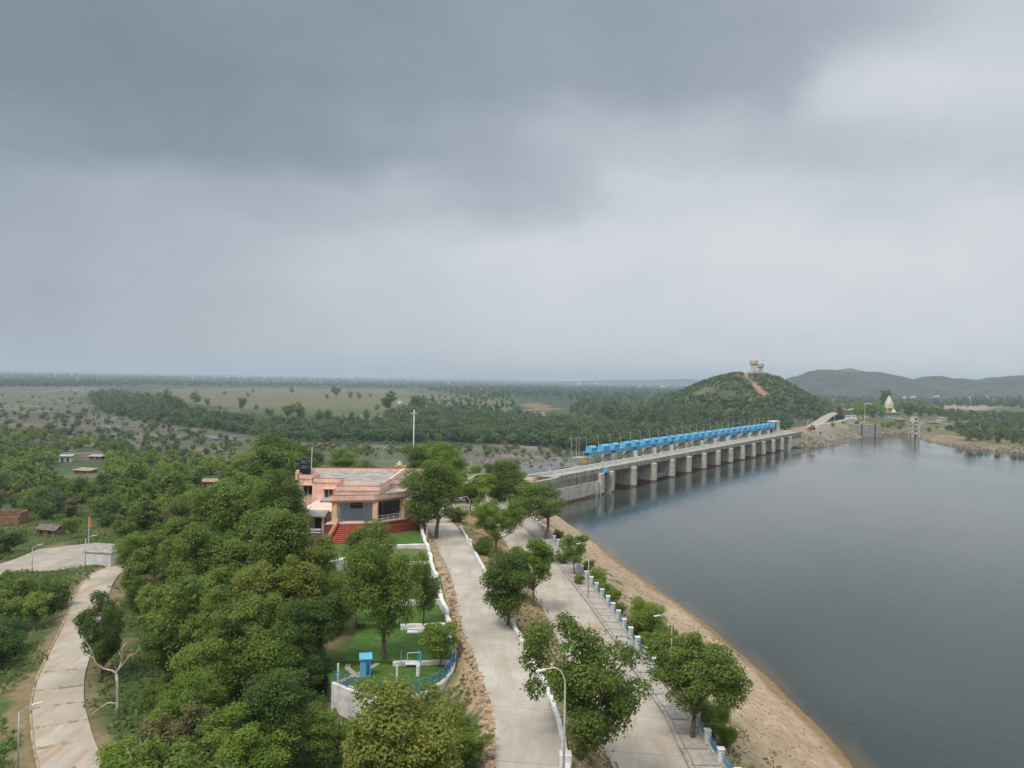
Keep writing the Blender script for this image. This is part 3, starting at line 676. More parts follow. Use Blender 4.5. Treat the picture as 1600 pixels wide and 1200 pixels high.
# local x: along the dam, local y: downstream, z: up
for k in range(1, NB):
    s = k*BAY; m = MB(); pts = []
    for i in range(9):
        a = math.pi*i/8; pts.append((s-1.75-1.75*math.cos(a)*-1, 1.3-1.3*math.sin(a)))
    nose = [(s-3.5, 2.1)]+[(s-1.75-1.75*math.cos(math.pi*i/8), 1.4-1.4*math.sin(math.pi*i/8)) for i in range(9)]+[(s, 2.1)]
    m.prism(nose, -4, 7.15)
    m.prism([(s-3.1, 2.1), (s-.3, 2.1), (s-.3, 16), (s-3.1, 16)], -4, 6.9)
    m.box(s-3.3, s-.1, 9.2, 14.5, 6.9, 11.7)
    p = m.build('pier', K['conc_l'], dam, bevel=.08)
    m = MB(); m.prism([(x+(.05 if x > s-1.7 else -.05), y-.05) for x, y in nose], -3.9, .38); m.box(s-3.15, s-.25, 2.15, 15.9, -3.9, .3); m.build('waterline', K['wet'], p)
    m = MB(); m.prism([(x+(.05 if x > s-1.7 else -.05), y-.04) for x, y in nose], 6.0, 6.25); m.build('joint_band', K['conc'], p)
for k in range(NB):
    a, b = k*BAY+.0-(.3 if k else 0), (k+1)*BAY-3.1
    m = MB()
    n = 10; v = []
    for i in range(n+1):
        z = -3+11.*i/n; y = 9.0+1.8*math.sin(math.pi*(i/n)*.9+.2)*-1
        v += [(a, y+2, z), (b, y+2, z), (b, y+2.25, z), (a, y+2.25, z)]
    f = []
    for i in range(n):
        for q in range(4): p_, r_ = i*4+q, i*4+(q+1) % 4; f.append((p_, r_, r_+4, p_+4))
    m.add(v, f)
    for x in np.linspace(a+.6, b-.6, 6): m.box(x-.1, x+.1, 9.0, 9.25, -1, 7.2)
    gt = m.build('gate', K['rust'], dam)
    for x in (a+2.5, b-2.5):
        m = MB(); m.bar((x, 14.8, 8.0), (x-1, 10.2, 11.6), .25); m.build('lifting_arm', K['dark'], gt)
# stop-log boom between the third and fourth piers
m = MB()
for z in (.5, 1.15, 1.8): m.box(2*BAY-.0+.15, 3*BAY-3.4, 2.7, 3.1, z, z+.22)
for x in np.linspace(2*BAY+.6, 3*BAY-3.8, 8): m.box(x-.06, x+.06, 2.75, 3.05, .2, 2.1)
tag(m.build('trash_boom', K['steel']), 'white slatted steel barrier at water level between two piers of the dam', 'barrier')
bpy.data.objects['trash_boom'].location = (DO[0], DO[1], 0); bpy.data.objects['trash_boom'].rotation_euler = (0, 0, ang)
# abutments
def abut(x0, x1, z1, first):
    m = MB(); m.box(x0, x1, 1.6, 8.2, 4.7, 7.2)
    n = int((x1-x0)/6)
    up = m.build('abutment_wall', K['conc_s'], dam)
    for i in range(n+1):
        x = x0+.5+(x1-x0-1)*i/max(n, 1); m = MB(); m.box(x-.14, x+.14, 1.42, 1.6, 4.72, 7.0); m.build('pilaster', K['conc_s'], up)
    m = MB(); m.box(x0, x1, 1.2, 9, -4, 4.7); lo = m.build('lower_wall', K['conc_l'], dam)
    m = MB(); m.box(x0+.05, x1-.05, 1.1, 1.2, -3.9, .35); m.build('waterline', K['wet'], lo)
abut(-53, -11, 0, True); abut(SL-3, SL+26, 0, False)
for x0, x1, z in ((-11.2, -7.8, 7.2), (-3.0, 0, 7.2), (SL-3.6, SL, 7.15), (-13.2, -11.4, 4.6)):
    m = MB(); m.prism([(x0, 2.1), (x0+.5, .4), (x1-.5, .4), (x1, 2.1), (x1, 12), (x0, 12)] if x0 > -13 else [(x0, 2), (x0, .8), (x1, .8), (x1, 2)], -4, z)
    p = m.build('abutment_column', K['conc_l'], dam, bevel=.08)
    m = MB(); m.box(x0+.4, x1-.4, .3, .4, -3.9, .35); m.build('waterline', K['wet'], p)
m = MB(); m.box(-7.8, -3, 3.4, 9, -4, 7.2); m.build('recess_wall', K['conc'], dam)
m = MB()
for z in np.arange(.6, 5.2, .62): m.box(-7.6, -3.2, 2.9, 3.4, z, z+.16)
for x in (-7.2, -5.4, -3.6): m.box(x-.12, x+.12, 2.7, 2.9, .2, 5.2)
m.build('ladder_frame', K['orange_c'] if False else mat('faded_yellow_steel', (.45,.30,.13), .8, .25, 2), dam)
# deck, parapets
E0, E1 = -53, SL+30
m = MB(); m.box(E0, E1, 1.75, 8.6, 7.2, 8.2); deck = m.build('deck', K['conc'], dam)
m = MB(); m.box(E0, E1, 2.0, 8.3, 8.2, 8.26); m.build('roadway', mat('dam_road_concrete', (.40,.37,.33), .85, .12, .4), deck)
m = MB()
for k in range(-2, NB+2):
    a, b = max(E0, k*BAY+.06), min(E1, (k+1)*BAY-.06)
    m.box(a, b, 1.62, 1.98, 7.1, 8.85)
    for x in np.arange(a+1, b-.5, 2.05): m.box(x-.07, x+.07, 1.55, 1.62, 7.2, 8.0)
m.build('upstream_parapet', K['conc'], deck)
m = MB(); m.box(E0, E1, 8.3, 8.6, 8.2, 9.1); dp = m.build('downstream_parapet', K['pgreen'], deck)
m = MB(); m.box(E0, E1, 8.2, 8.7, 9.1, 9.28); m.build('coping', K['white_c'], dp)
# blue hoist bridge: one span a bay with two gear houses
def gearhouse(c, w_, m):
    y0, y1 = 10.2, 12.6
    prof = [(y0, 0), (y0, 1.25), (y0+.35, 1.75), (y0+.9, 2.0), (y1-.6, 2.0), (y1-.1, 1.7), (y1, 1.2), (y1, 0)]
    n = len(prof); z = 13.5; v = [(c-w_/2, y, z+h) for y, h in prof]+[(c+w_/2, y, z+h) for y, h in prof]
    m.add(v, [tuple(range(n))[::-1], tuple(range(n, 2*n))]+[(i, (i+1) % n, (i+1) % n+n, i+n) for i in range(n)])
for k in range(NB):
    a, b = k*BAY-1.7, (k+1)*BAY-1.9
    m = MB(); m.box(a+.15, b-.0, 9.95, 10.15, 12.0, 13.2); m.box(a+.15, b, 12.8, 13.0, 12.0, 13.2); m.box(a+.15, b, 9.7, 13.3, 13.2, 13.35)
    for x in np.linspace(a+1, b-1, 8): m.box(x-.06, x+.06, 9.8, 9.95, 12.1, 13.2)
    sp = m.build('hoist_girder', K['blue'], dam)
    m = MB()
    for z in (13.9, 14.4): m.box(a+.3, b-.2, 9.74, 9.79, z, z+.05)
    for x in np.linspace(a+.4, b-.3, 12): m.box(x-.03, x+.03, 9.74, 9.79, 13.35, 14.4)
    m.build('hand_rail', K['blue'], sp)
    for c, w_ in ((a+3.7, 4.6), (b-4.9, 5.8)):
        m = MB(); gearhouse(c, w_, m); gh = m.build('gear_house', K['blue'], sp)
        for x in (c-w_*.22, c+w_*.18): m = MB(); m.box(x-.55, x+.55, 10.14, 10.2, 14.1, 14.9); m.build('shutter_opening', K['blue_d'], gh)
    m = MB(); m.box((k+1)*BAY-3.0, (k+1)*BAY-.6, 9.4, 9.9, 12.1, 13.2); m.build('bearing_bracket', K['blue_d'], sp)
# painted pier faces below the bridge, some with a faded picture panel
for k in range(1, NB):
    s = k*BAY; m = MB(); m.box(s-3.0, s-.4, 9.1, 9.2, 8.3, 11.4)
    m.build('painted_face', [K['white_c'], K['conc_g'], K['pgreen'], K['white_c']][k % 4], dam)
m = MB(); m.box(-3.4, -.2, 9.2, 14, 4, 11.7); m.box(-9.5, -3.4, 9.6, 14, 4, 11.9); m.build('end_block', K['conc'], dam)
m = MB(); m.box(-8.8, -5.6, 9.5, 9.6, 9.8, 11.5); tag_ = m.build('orange_panel', K['yellow'], dam)
m = MB(); m.box(SL-2.5, SL+1.2, 9.3, 9.8, 8.2, 16.2); m.box(SL+3.6, SL+4.1, 9.3, 9.8, 8.2, 16.2); m.box(SL+3.6, SL+4.1, 13, 13.5, 8.2, 16.2); m.box(SL-9, SL+4.5, 9.1, 13.7, 16.0, 16.4); m.box(SL-9, SL-8.6, 9.3, 9.7, 13.3, 16.0)
m.build('end_portal', K['white_c'], dam)
m = MB()
m.prism([(-7.6+1.9*math.cos(a)+1.6, .3+1.2*math.sin(a)+.9) for a in np.linspace(0, 2*math.pi, 8, endpoint=False)], 7.25, 8.1)
m.prism([(-7.6+1.2*math.cos(a)+1.6, .3+.8*math.sin(a)+.9) for a in np.linspace(0, 2*math.pi, 8, endpoint=False)], 8.1, 8.9); m.bar((-7.9, 1.2, 8.9), (-7.9, 1.2, 9.7), .12)
m.build('gauge_cabin', K['blue'], dam)
def DW(s, y, z=0): return (DO[0]+DU[0]*s-DU[1]*y, DO[1]+DU[1]*s+DU[0]*y, z)
# thin lamp posts along the downstream side of the bridge
m = MB(); m.tube([(0,0,0),(0,0,6.5)], [.09,.05], 6); lp0 = m.build('lamp_post', K['pole'])
m = MB(); m.bar((0,-.1,6.5), (0,.7,6.62), .12, .08); l1 = m.build('lamp_head', K['white_c'], lp0)
tag(lp0, 'thin pale lamp post in the row above the blue hoist bridge of the dam', 'lamp post', 'thin lamp posts along the blue hoist bridge')
for i in range(26):
    o = lp0 if i == 0 else copy_tree(lp0)
    o.location = DW(i*BAY/2+1.2, 13.2, 12.2); o.rotation_euler = (0, 0, ang)
for i, (s_, y_, h_) in enumerate(((-9.4, 13.6, 5.4), (-6.0, 13.4, 4.8), (-3.6, 13.6, 4.6))):
    o = copy_tree(lp0); o.location = DW(s_, y_, 12.2); o.rotation_euler = (0, 0, ang); o['label'] = 'bare pale mast at the near end of the blue hoist bridge'; o['group'] = 'masts at the near end of the hoist bridge'

# ------------------------------------------------------------------ street lamps
def lamp(name, h, arm, mt, style='curve'):
    r = bpy.data.objects.new(name, None); COL.objects.link(r)
    m = MB()
    if style == 'curve':
        pts = [(0,0,0),(0,0,h*.55),(0,0,h*.86)]+[(arm*.55*(1-math.cos(a)), 0, h*.86+h*.14*math.sin(a)) for a in np.linspace(.3, math.pi/2, 5)]+[(arm, 0, h*.985)]
        m.tube(pts, [.085,.07,.055]+[.04]*6, 8); m.build('pole', mt, r, smooth=True)
        m = MB(); m.bar((arm-.1, 0, h*.985), (arm+.5, 0, h*.965), .17, .09); m.build('lamp_head', K['white_c'], r)
    else:
        m.tube([(0,0,0),(0,0,h)], [.09,.05], 8); m.build('pole', mt, r, smooth=True)
        m = MB(); m.tube([(0,0,h-.1),(arm*.5,0,h+.3),(arm,0,h+.45)], .04, 6); m.build('arm', mt, r)
        m = MB(); m.bar((arm-.1, 0, h+.45), (arm+.7, 0, h+.55), .2, .1); m.build('lamp_head', K['white_c'], r)
    m = MB(); m.tube([(0,0,0),(0,0,.5)], [.16,.14], 8); m.build('base', K['conc_g'], r)
    return r
def put(o, xy, z, rz=0): o.location = (xy[0], xy[1], z); o.rotation_euler = (0, 0, rz); return o
def ground_z(x, y): return float(height(x, y))
A_ = lamp('street_lamp', 7.4, 1.3, K['pole'])
spots = [  # px at the foot, level, height scale, heading, label
 ((733,846), 13, 1.0, math.pi*1.02, 'cream curved street lamp on the white parapet of the upper road near the round trees'),
 ((880,1232), 13, 1.08, math.pi*1.0, 'tall cream curved street lamp beside the white pillar of the upper road'),
 ((919,932), 10.1, 1.0, math.pi*.9, 'cream street lamp on the lakeside footpath beside a slim young tree'),
 ((1048,1075), 9.7, .98, math.pi*.95, 'cream street lamp behind the footpath railing above the sandy bank'),
 ((753,782), 9.8, .92, math.pi*1.0, 'curved street lamp among the trees and parked cars by the dam'),
 ((597,745), 11.5, 1.05, 0.25, 'pale curved street lamp standing behind the flat roof of the pink house'),
 ((790,790), 9.8, .95, math.pi, 'street lamp half hidden in the dark trees at the near end of the dam'),
]
for i, (px, z, s_, rz, lb) in enumerate(spots):
    o = A_ if i == 0 else copy_tree(A_); o.scale = (s_,)*3; put(o, P(*px, z)[:2], z if z != 11.5 else ground_z(*P(*px, z)[:2]), rz); tag(o, lb, 'street lamp', None)
Bl = lamp('street_lamp', 6.2, 1.0, K['steel'], 's'); q = T(133, 898); put(Bl, q[:2], q[2], .35); tag(Bl, 'slim grey street lamp in front of the white block at the paved yard', 'street lamp')
o = copy_tree(Bl); q = P(28, 1228, 5.0); put(o, q[:2], 5, .5); tag(o, 'grey street lamp at the verge of the winding concrete road', 'street lamp')
o = copy_tree(Bl); q = T(50, 905); put(o, q[:2], q[2], .6); o.scale = (.85,)*3; tag(o, 'short grey street lamp leaning over the paved yard', 'street lamp')
# high mast beyond the trees
q = np.array([*(P(645, 760, 9)[:2]), 9.]); mast = root('light_mast', 'tall slim white light mast with crossed arms above the trees beyond the pink house', 'light mast', (q[0], q[1], 8))
hm_ = 40-(640-589.2)/1200*q[1]-8
m = MB(); m.tube([(0,0,0),(0,0,hm_)], [.22,.12], 10); m.build('pole', K['white_c'], mast, smooth=True)
m = MB(); m.bar((-1.0,0,hm_-1.2), (1.0,0,hm_-1.2), .12); m.bar((0,-.8,hm_-1.2), (0,.8,hm_-1.2), .12); m.build('cross_arm', K['white_c'], mast)
for x in (-1.0, -.35, .35, 1.0):
    m = MB(); m.box(x-.16, x+.16, -.2, .2, hm_-1.05, hm_-.8); m.build('floodlight', K['steel'], mast)
# flagpole
q = T(138, 880); fp = root('flagpole', 'white flagpole with a limp orange flag behind the white block', 'flagpole', tuple(q))
m = MB(); m.tube([(0,0,0),(0,0,8.6)], [.07,.04], 6); m.build('pole', K['white_c'], fp)
m = MB(); m.add([(0,0,8.5),(.45,.05,8.2),(.3,.12,7.6),(.42,.1,6.9),(.12,-.05,6.5),(0,0,7.0)], [(0,1,2,5),(5,2,3,4)]); m.add([(0,0.04,8.5),(.45,.09,8.2),(.3,.16,7.6),(.42,.14,6.9),(.12,-.01,6.5),(0,0.04,7.0)], [(5,2,1,0),(4,3,2,5)]); m.build('flag', K['orange'], fp)

# ------------------------------------------------------------------ upper road parapet, with pillars at the lamps
ys = np.arange(26, 138, 1.3)
pr_ = root('parapet', 'low white kerb wall along the lake side of the upper road', 'parapet', (at_y(curb1, 80), 80, 13))
fr = lambda x, y, z: (x-pr_.location.x, y-80, z-13)
for j in range(0, len(ys)-1, 8):
    seg = ys[j:j+9]
    if len(seg) < 2: continue
    m = MB(fr); m.wall([(at_y(curb1, y)+.18+.05*math.sin(y*1.9), y) for y in seg-.0], .38, 12.7, 13.42+.0*seg); m.build('wall_panel', K['white'], pr_, bevel=.05)
for px in ((733,852), (800,975), (885,1198)):
    c = P(*px, 13)[:2]; m = MB(fr); x = at_y(curb1, c[1]); m.box(x-.05-.35, x+.45, c[1]-.4, c[1]+.4, 12.7, 14.0); m.build('pillar', K['white'], pr_, bevel=.05)
# lakeside railing: one fence, each post a part
rl = root('railing', 'row of square whitewashed posts with blue pipe rails along the lakeside footpath', 'railing', (at_y(rail, 90), 90, 10))
fr2 = lambda x, y, z: (x-rl.location.x, y-90, z-10)
yy = [55.0]
L_ = [(at_y(rail, y), y) for y in np.arange(47, 212, .25)]
acc = 3.0; prev = L_[0]; posts = []
for p_ in L_:
    acc += math.hypot(p_[0]-prev[0], p_[1]-prev[1]); prev = p_
    if acc >= 3.2: posts.append(p_); acc = 0
for i, (x, y) in enumerate(posts):
    m = MB(fr2); h_ = 1.0+RS.rand()*.06; m.box(x-.24, x+.24, y-.24, y+.24, 9.5, 10.13+h_)
    m.box(x-.30, x+.30, y-.30, y+.30, 10.13+h_, 10.13+h_+.1); m.build('post', K['white'], rl, bevel=.03)
    if i < len(posts)-1:
        b_ = posts[i+1]; m = MB(fr2)
        for z in (10.45, 10.72, 10.98): m.tube([(x, y, z), (b_[0], b_[1], z)], .035, 6)
        m.build('rail', K['blue_f'], rl)
m = MB(fr2); m.wall([(at_y(rail, y), y) for y in np.arange(47, 212, 2.)], .3, 9.4, 10.16); m.build('plinth', K['conc_g'], rl)

# ================================================================== pink rest house
ho = (-29., 131., 14.); H_ = root('rest_house', 'single storey pink rest house with flat roof, orange columns and red front steps', 'house', ho)
fh = lambda x, y, z: (x-ho[0], y-ho[1], z-ho[2])
HB = lambda: MB(fh)
body = [(-36.4,141.2),(-30.7,141.2),(-29.7,131.6),(-22.6,132.4),(-22.0,141),(-17.5,143),(-17.5,159),(-40.4,157),(-40.4,146),(-36.4,146)]
m = HB(); m.prism(body, 12, 20.3); wl = m.build('wall', K['pink'], H_)
m = HB(); m.prism(body, 20.3, 20.36); rf = m.build('roof', K['roof'], H_)
def inset_wall(poly, z0, z1, w_, mt, name, par, closed=True):
    pts = list(poly)+([poly[0]] if closed else [])
    for a, b in zip(pts[:-1], pts[1:]):
        m = HB(); a, b = np.array(a), np.array(b); d = (b-a)/np.linalg.norm(b-a); m.bar((*(a), (z0+z1)/2), (*(b+d*w_*.5), (z0+z1)/2), w_, z1-z0); o = m.build(name, mt, par)
    return
inset_wall(body, 20.3, 21.05, .32, K['pink'], 'parapet', rf)
inset_wall(body, 21.05, 21.10, .36, K['redtrim'], 'parapet_trim', rf)
# main roof divider and stains
m = HB(); m.bar((-22.2,141.5,20.75), (-21.9,158.2,20.75), .35, .8); m.build('parapet', K['pink'], rf)
m = HB(); m.bar((-29.9,137.5,20.62), (-23.6,138.2,20.62), .3, .5); m.build('parapet', K['pink'], rf)
m = HB(); m.box(-39.9,-37.2,149,150.6,20.36,20.5); m.build('roof_patch', K['conc_g'], rf)
# front verandah
ver = [(-29.4,125.3),(-22.2,127.0),(-18.0,131.2),(-16.9,139.8),(-22.2,140.6),(-22.8,132.2),(-29.7,131.4)]
m = HB(); m.prism(ver, 19.35, 19.62); vs = m.build('verandah_roof', K['roof'], H_)
edge = [(-30.4,125.0),(-29.4,125.3),(-22.2,127.0),(-18.0,131.2),(-16.9,139.8)]
for a, b in zip(edge[1:-1], edge[2:]):
    m = HB(); m.bar((*a, 19.98), (*b, 19.98), .28, .85); m.build('parapet', K['pink'], vs)
    m = HB(); m.bar((*a, 20.43), (*b, 20.43), .34, .05); m.build('parapet_trim', K['redtrim'], vs)
    m = HB(); m.bar((*a, 19.36), (*b, 19.36), .34, .26); m.build('red_beam', K['redtrim'], vs)
m = HB(); m.prism([(-30.9,124.9),(-29.3,125.2),(-29.4,128.5),(-31.2,128.3)], 19.3, 19.6); m.build('eave_slab', K['conc_g'], vs)
m = HB(); m.prism([(-17.2,131.5),(-14.4,133),(-14.2,139.5),(-16.8,139.6)], 19.3, 19.55); m.build('eave_slab', K['conc_g'], vs)
for a, b in (((-29.7,131.0),(-22.7,131.8)),):   # sloping pink band above the verandah roof
    pass
plat = [(-30.0,124.6),(-22.2,126.5),(-17.6,130.8),(-16.2,140.2),(-29.9,140.2)]
m = HB(); m.prism(plat, 12.5, 15.75); pf = m.build('plinth', K['red'], H_)
m = HB(); m.prism([(x+.06*np.sign(-23-x), y) for x, y in plat], 15.75, 15.9); m.build('floor', K['cream'], pf)
for x, y in ((-28.7,125.9),(-22.3,127.4),(-18.3,131.4),(-17.4,139.4)):
    m = HB(); m.box(x-.42, x+.42, y-.42, y+.42, 15.9, 19.3); m.build('column', K['orange_c'], H_, bevel=.04)
m = HB(); m.box(-29.2, -22.2, 129.9, 130.2, 15.9, 19.35); bw = m.build('verandah_wall', K['skyw'], H_)
m = HB(); m.box(-29.2, -22.2, 129.84, 129.9, 18.6, 19.3); m.build('wall_band', K['cream'], bw)
m = HB(); m.box(-26.9, -24.9, 129.78, 129.9, 17.6, 19.05); wi = m.build('window', K['dark'], bw)
m = HB()
for x in np.linspace(-26.9, -24.9, 6): m.box(x-.03, x+.03, 129.70, 129.76, 17.6, 19.05)
m.box(-26.95,-24.85,129.70,129.76,18.3,18.36); m.build('window_bars', K['conc_g'], wi)
m = HB(); m.bar((-21.9,130.6,17.4), (-19.9,139.6,17.4), .15, 3.0); m.build('side_glazing', K['glass'], H_)
m = HB()
for u_ in np.linspace(0, 1, 12): m.bar((-21.8+u_*2.0, 130.5+9*u_, 15.9), (-21.8+u_*2.0, 130.5+9*u_, 18.9), .07)
m.build('glazing_bars', K['tan'], H_)
m = HB()
for a, b in (((-22.0,126.95),(-17.9,130.9)), ((-17.9,130.9),(-16.7,139.5)), ((-28.3,125.2),(-22.6,126.6))):
    if a[0] < -25: continue
    for z in (16.4, 16.85): m.bar((*a, z), (*b, z), .06)
    for u_ in np.linspace(0, 1, 6): m.bar((a[0]+(b[0]-a[0])*u_, a[1]+(b[1]-a[1])*u_, 15.9), (a[0]+(b[0]-a[0])*u_, a[1]+(b[1]-a[1])*u_, 16.85), .06)
m.build('verandah_railing', K['white_c'], H_)
# steps and red side walls
m = HB(); n = 10
for i in range(n):
    z = 14.1+(15.75-14.1)*(i+1)/n; y0 = 118.2+(124.9-118.2)*i/n
    m.box(-27.6, -22.2, y0, 125.6, 12.6, z-.0) if i == 0 else m.box(-27.6+.0, -22.2, y0, y0+(124.9-118.2)/n+.02, z-.25, z)
st = m.build('steps', K['red'], H_)
for x in (-27.9, -22.0):
    m = HB(); m.prism([(x-.16,117.9),(x+.16,117.9),(x+.16,125),(x-.16,125)], [12.6]*4, [14.5,14.5,16.1,16.1]); m.build('step_wall', K['red'], st)
m = HB()
for z0 in (.55, .9): m.bar((-27.9,118,14.5+z0), (-27.9,124.8,16.0+z0), .06)
for u_ in np.linspace(0, 1, 5): m.bar((-27.9,118+6.8*u_,14.4+1.6*u_), (-27.9,118+6.8*u_,15.4+1.55*u_), .05)
m.build('handrail', K['orange_c'], st)
# low curved planter wall beside the verandah
pts = [(-21.8,126.2),(-20.2,126.6),(-18.2,128.0),(-16.2,130.2),(-14.6,132.6)]
m = HB(); m.wall(pts, .35, 13.2, [15.55,15.45,15.4,15.35,15.3]); m.build('planter_wall', K['red'], H_)
# left block: window with sunshade, entrance canopy
def win(x0, x1, y, z0, z1, par=H_):
    m = HB(); m.box(x0, x1, y-.06, y, z0, z1); w_ = m.build('window', K['glass'], par)
    m = HB(); t_ = .09
    m.box(x0-t_, x1+t_, y-.1, y-.0, z1, z1+t_); m.box(x0-t_, x1+t_, y-.1, y, z0-t_, z0); m.box(x0-t_, x0, y-.1, y, z0, z1); m.box(x1, x1+t_, y-.1, y, z0, z1); m.box((x0+x1)/2-.04, (x0+x1)/2+.04, y-.1, y-.06, z0, z1)
    m.build('frame', K['cream'], w_)
    m = HB(); m.box(x0-.45, x1+.45, y-.9, y, z1+.25, z1+.37); m.build('sunshade', K['pink'], w_)
    return w_
win(-34.1, -32.6, 141.2, 17.3, 19.0); win(-31.3, -30.85, 141.2, 17.6, 18.8); win(-39.2, -37.6, 146.0, 17.3, 18.9)
m = HB(); m.box(-35.6, -30.3, 127.8, 141.2, 12, 17.0); m.build('entrance_block', K['pink'], H_)
m = HB(); m.box(-34.8,-33.6,127.70,127.8,14.0,16.4); m.build('door', K['red'], H_)
m = HB(); m.box(-32.4,-30.6,127.72,127.8,13.9,16.6); m.build('porch_opening', K['dark'], H_)
m = HB(); m.prism([(-36.3,126.0),(-30.2,125.4),(-30.2,128.6),(-36.3,128.8)], [16.75]*4, [16.95,16.95,17.4,17.4]); m.build('entrance_canopy', K['conc_g'], H_)
for x in (-35.7,-33.2,-30.7): m = HB(); m.box(x-.2, x+.2, 126.2, 126.6, 13.2, 16.75); m.build('porch_column', K['pink'], H_)
# roof tanks and pipe
for i, (x, y, z, lb) in enumerate(((-39.9,149.2,20.4,'black plastic water tank at the roof corner of the pink house'), (-41.2,153.5,21.0,'black water tank standing behind the other one on the pink house roof'))):
    t_ = root('water_tank', lb, 'water tank', (x, y, z)); m = MB(); m.lathe([(1.05,0),(1.1,.1),(1.1,1.5),(1.05,1.6),(.8,1.95),(.35,2.15),(.35,2.3)], n=20); m.build('body', K['black'], t_, smooth=False)
    m = MB(); m.lathe([(.4,2.3),(.4,2.42),(.1,2.46)], n=14); m.build('lid', K['black'], t_)
m = MB(); m.box(-1.4,1.4,-1.4,1.4,-1.8,-.02); o = m.build('tank_base', K['pink']); o.location = (-41.2,153.5,21.0); tag(o, 'pink masonry block carrying a black tank behind the roof', 'tank base')
m = MB(); m.tube([(0,0,0),(.15,0,5.6)], [.1,.06], 8); o = m.build('roof_pole', K['white_c']); o.location = (-39.0,150.2,20.36); tag(o, 'white leaning pole rising beside the black roof tanks', 'pole')
# dish/table thing under the porch
t_ = root('bench', 'pale metal bench under the porch canopy of the pink house', 'bench', (-31.6,124.8,14.0)); m = MB(); m.box(-.9,.9,-.25,.25,.42,.48); m.build('seat', K['white_c'], t_); m = MB(); m.bar((-.9,.27,.85),(.9,.27,.85),.05,.3); m.build('backrest', K['white_c'], t_)
for x in (-.75,.75): m = MB(); m.bar((x,-.2,0),(x,-.2,.42),.05); m.bar((x,.25,0),(x,.25,.9),.05); m.build('leg', K['steel'], t_)

# ------------------------------------------------------------------ terraced garden
wallpx = [(657,825),(663,846),(671,869),(676,893),(682,907),(688,935),(699,969),(704,1002),(709,1020)]
gz = [14.1,13.8,13.3,12.9,12.7,12.2,11.7,11.3,11.1]
gl = np.array([P(a, b, c)[:2] for (a, b), c in zip(wallpx, gz)])
gr_ = root('garden_wall', 'crooked whitewashed stone wall stepping down along the terraced garden', 'wall', (gl[4][0], gl[4][1], 12))
fg = lambda x, y, z: (x-gl[4][0], y-gl[4][1], z-12)
for i in range(len(gl)-1):
    a, b = gl[i], gl[i+1]; m = MB(fg); pts = [a+(b-a)*u_+np.array([.10*math.sin(i*3+u_*7), 0]) for u_ in np.linspace(0, 1, 5)]
    m.wall(pts, .5, gz[i]-2.2, gz[i]+.7-(gz[i]-gz[i+1])*np.linspace(0, .6, 5)); m.build('wall_panel', K['rough_white'], gr_, bevel=.07)
steps_ = [(850,617,672,14.1,13.4),(877,627,676,13.4,12.75),(901,633,676,12.75,12.3),(937,645,688,12.3,11.75),(974,652,699,11.75,11.2),(1032,640,706,11.2,10.85)]
pz = None; farY = None
lawn0 = [P(657,823,14.1)[:2], P(520,832,14.1)[:2], P(480,870,14.1)[:2], P(500,884,14.1)[:2], P(617,851,14.1)[:2], P(667,849,14.1)[:2]]
m = MB(); m.prism([tuple(p) for p in lawn0], 12.4, 14.1); o = m.build('lawn', K['lawn']); o['kind'] = 'structure'
cor = []
for y_, xl, xr_, zt, zb in steps_:
    a = P(xr_, y_, zt)[:2]; b = P(xl-26, y_+2, zt)[:2]; cor.append((a, b, zt, zb))
for i, ((a, b, zt, zb), nx) in enumerate(zip(cor, cor[1:]+[None])):
    # riser wall
    rw = MB(); pts = [b+(a-b)*u_ for u_ in np.linspace(0, 1, 7)]; pts = [p+np.array([0, .08*math.sin(j*2.1+i)]) for j, p in enumerate(pts)]
    rw.wall(pts, .5, zb-.6, zt+.04+.03*np.sin(np.arange(7)*1.7)); o = rw.build('terrace_wall', K['rough_white'], bevel=.05)
    tag(o, ['long white stone riser nearest below the red steps of the pink house', 'white stone riser in the garden, second below the house lawn', 'short white riser behind the small garden tree', 'thin pale riser crossing the middle of the terraced garden', 'pale riser above the two garden steps', 'low pale edging beside the blue play frame'][i], 'garden wall')
    if nx:
        a2, b2 = nx[0], nx[1]; poly = [tuple(a), tuple(b-np.array([5, 0])), tuple(b2-np.array([5, 0])), tuple(a2)]
        m = MB(); m.prism(poly, nx[2]-1.6, nx[2]); o = m.build('lawn', K['lawn']); o['kind'] = 'structure'
a, b = cor[-1][0], cor[-1][1]
arc = [P(709,1020,10.85)[:2], P(711,1036,10.85)[:2], P(704,1056,10.85)[:2], P(688,1072,10.85)[:2], P(664,1085,10.85)[:2], P(636,1092,10.85)[:2], P(600,1094,10.85)[:2], P(565,1089,10.85)[:2], P(520,1070,10.85)[:2]]
m = MB(); m.prism([tuple(a)]+[tuple(p) for p in arc]+[tuple(P(500,1040,10.85)[:2]), tuple(b-np.array([8, 0]))], 9, 10.85); o = m.build('lawn', K['lawn']); o['kind'] = 'structure'
arcf = np.array(arc); tt = np.linspace(0, len(arc)-1, 33); arcf = np.stack([np.interp(tt, range(len(arc)), arcf[:, 0]), np.interp(tt, range(len(arc)), arcf[:, 1])], 1)
for _ in range(4): arcf[1:-1] = (arcf[:-2]+arcf[1:-1]*2+arcf[2:])/4
rt = root('retaining_wall', 'tall curved whitewashed retaining wall round the end of the garden', 'retaining wall', (arcf[16][0], arcf[16][1], 8.5))
fa = lambda x, y, z: (x-arcf[16][0], y-arcf[16][1], z-8.5)
for j in range(0, 32, 4):
    m = MB(fa); m.wall(arcf[j:j+5], .42, 7.6, 11.15 if j > 3 else 11.4); m.build('wall_panel', K['rough_white'], rt, bevel=.05)
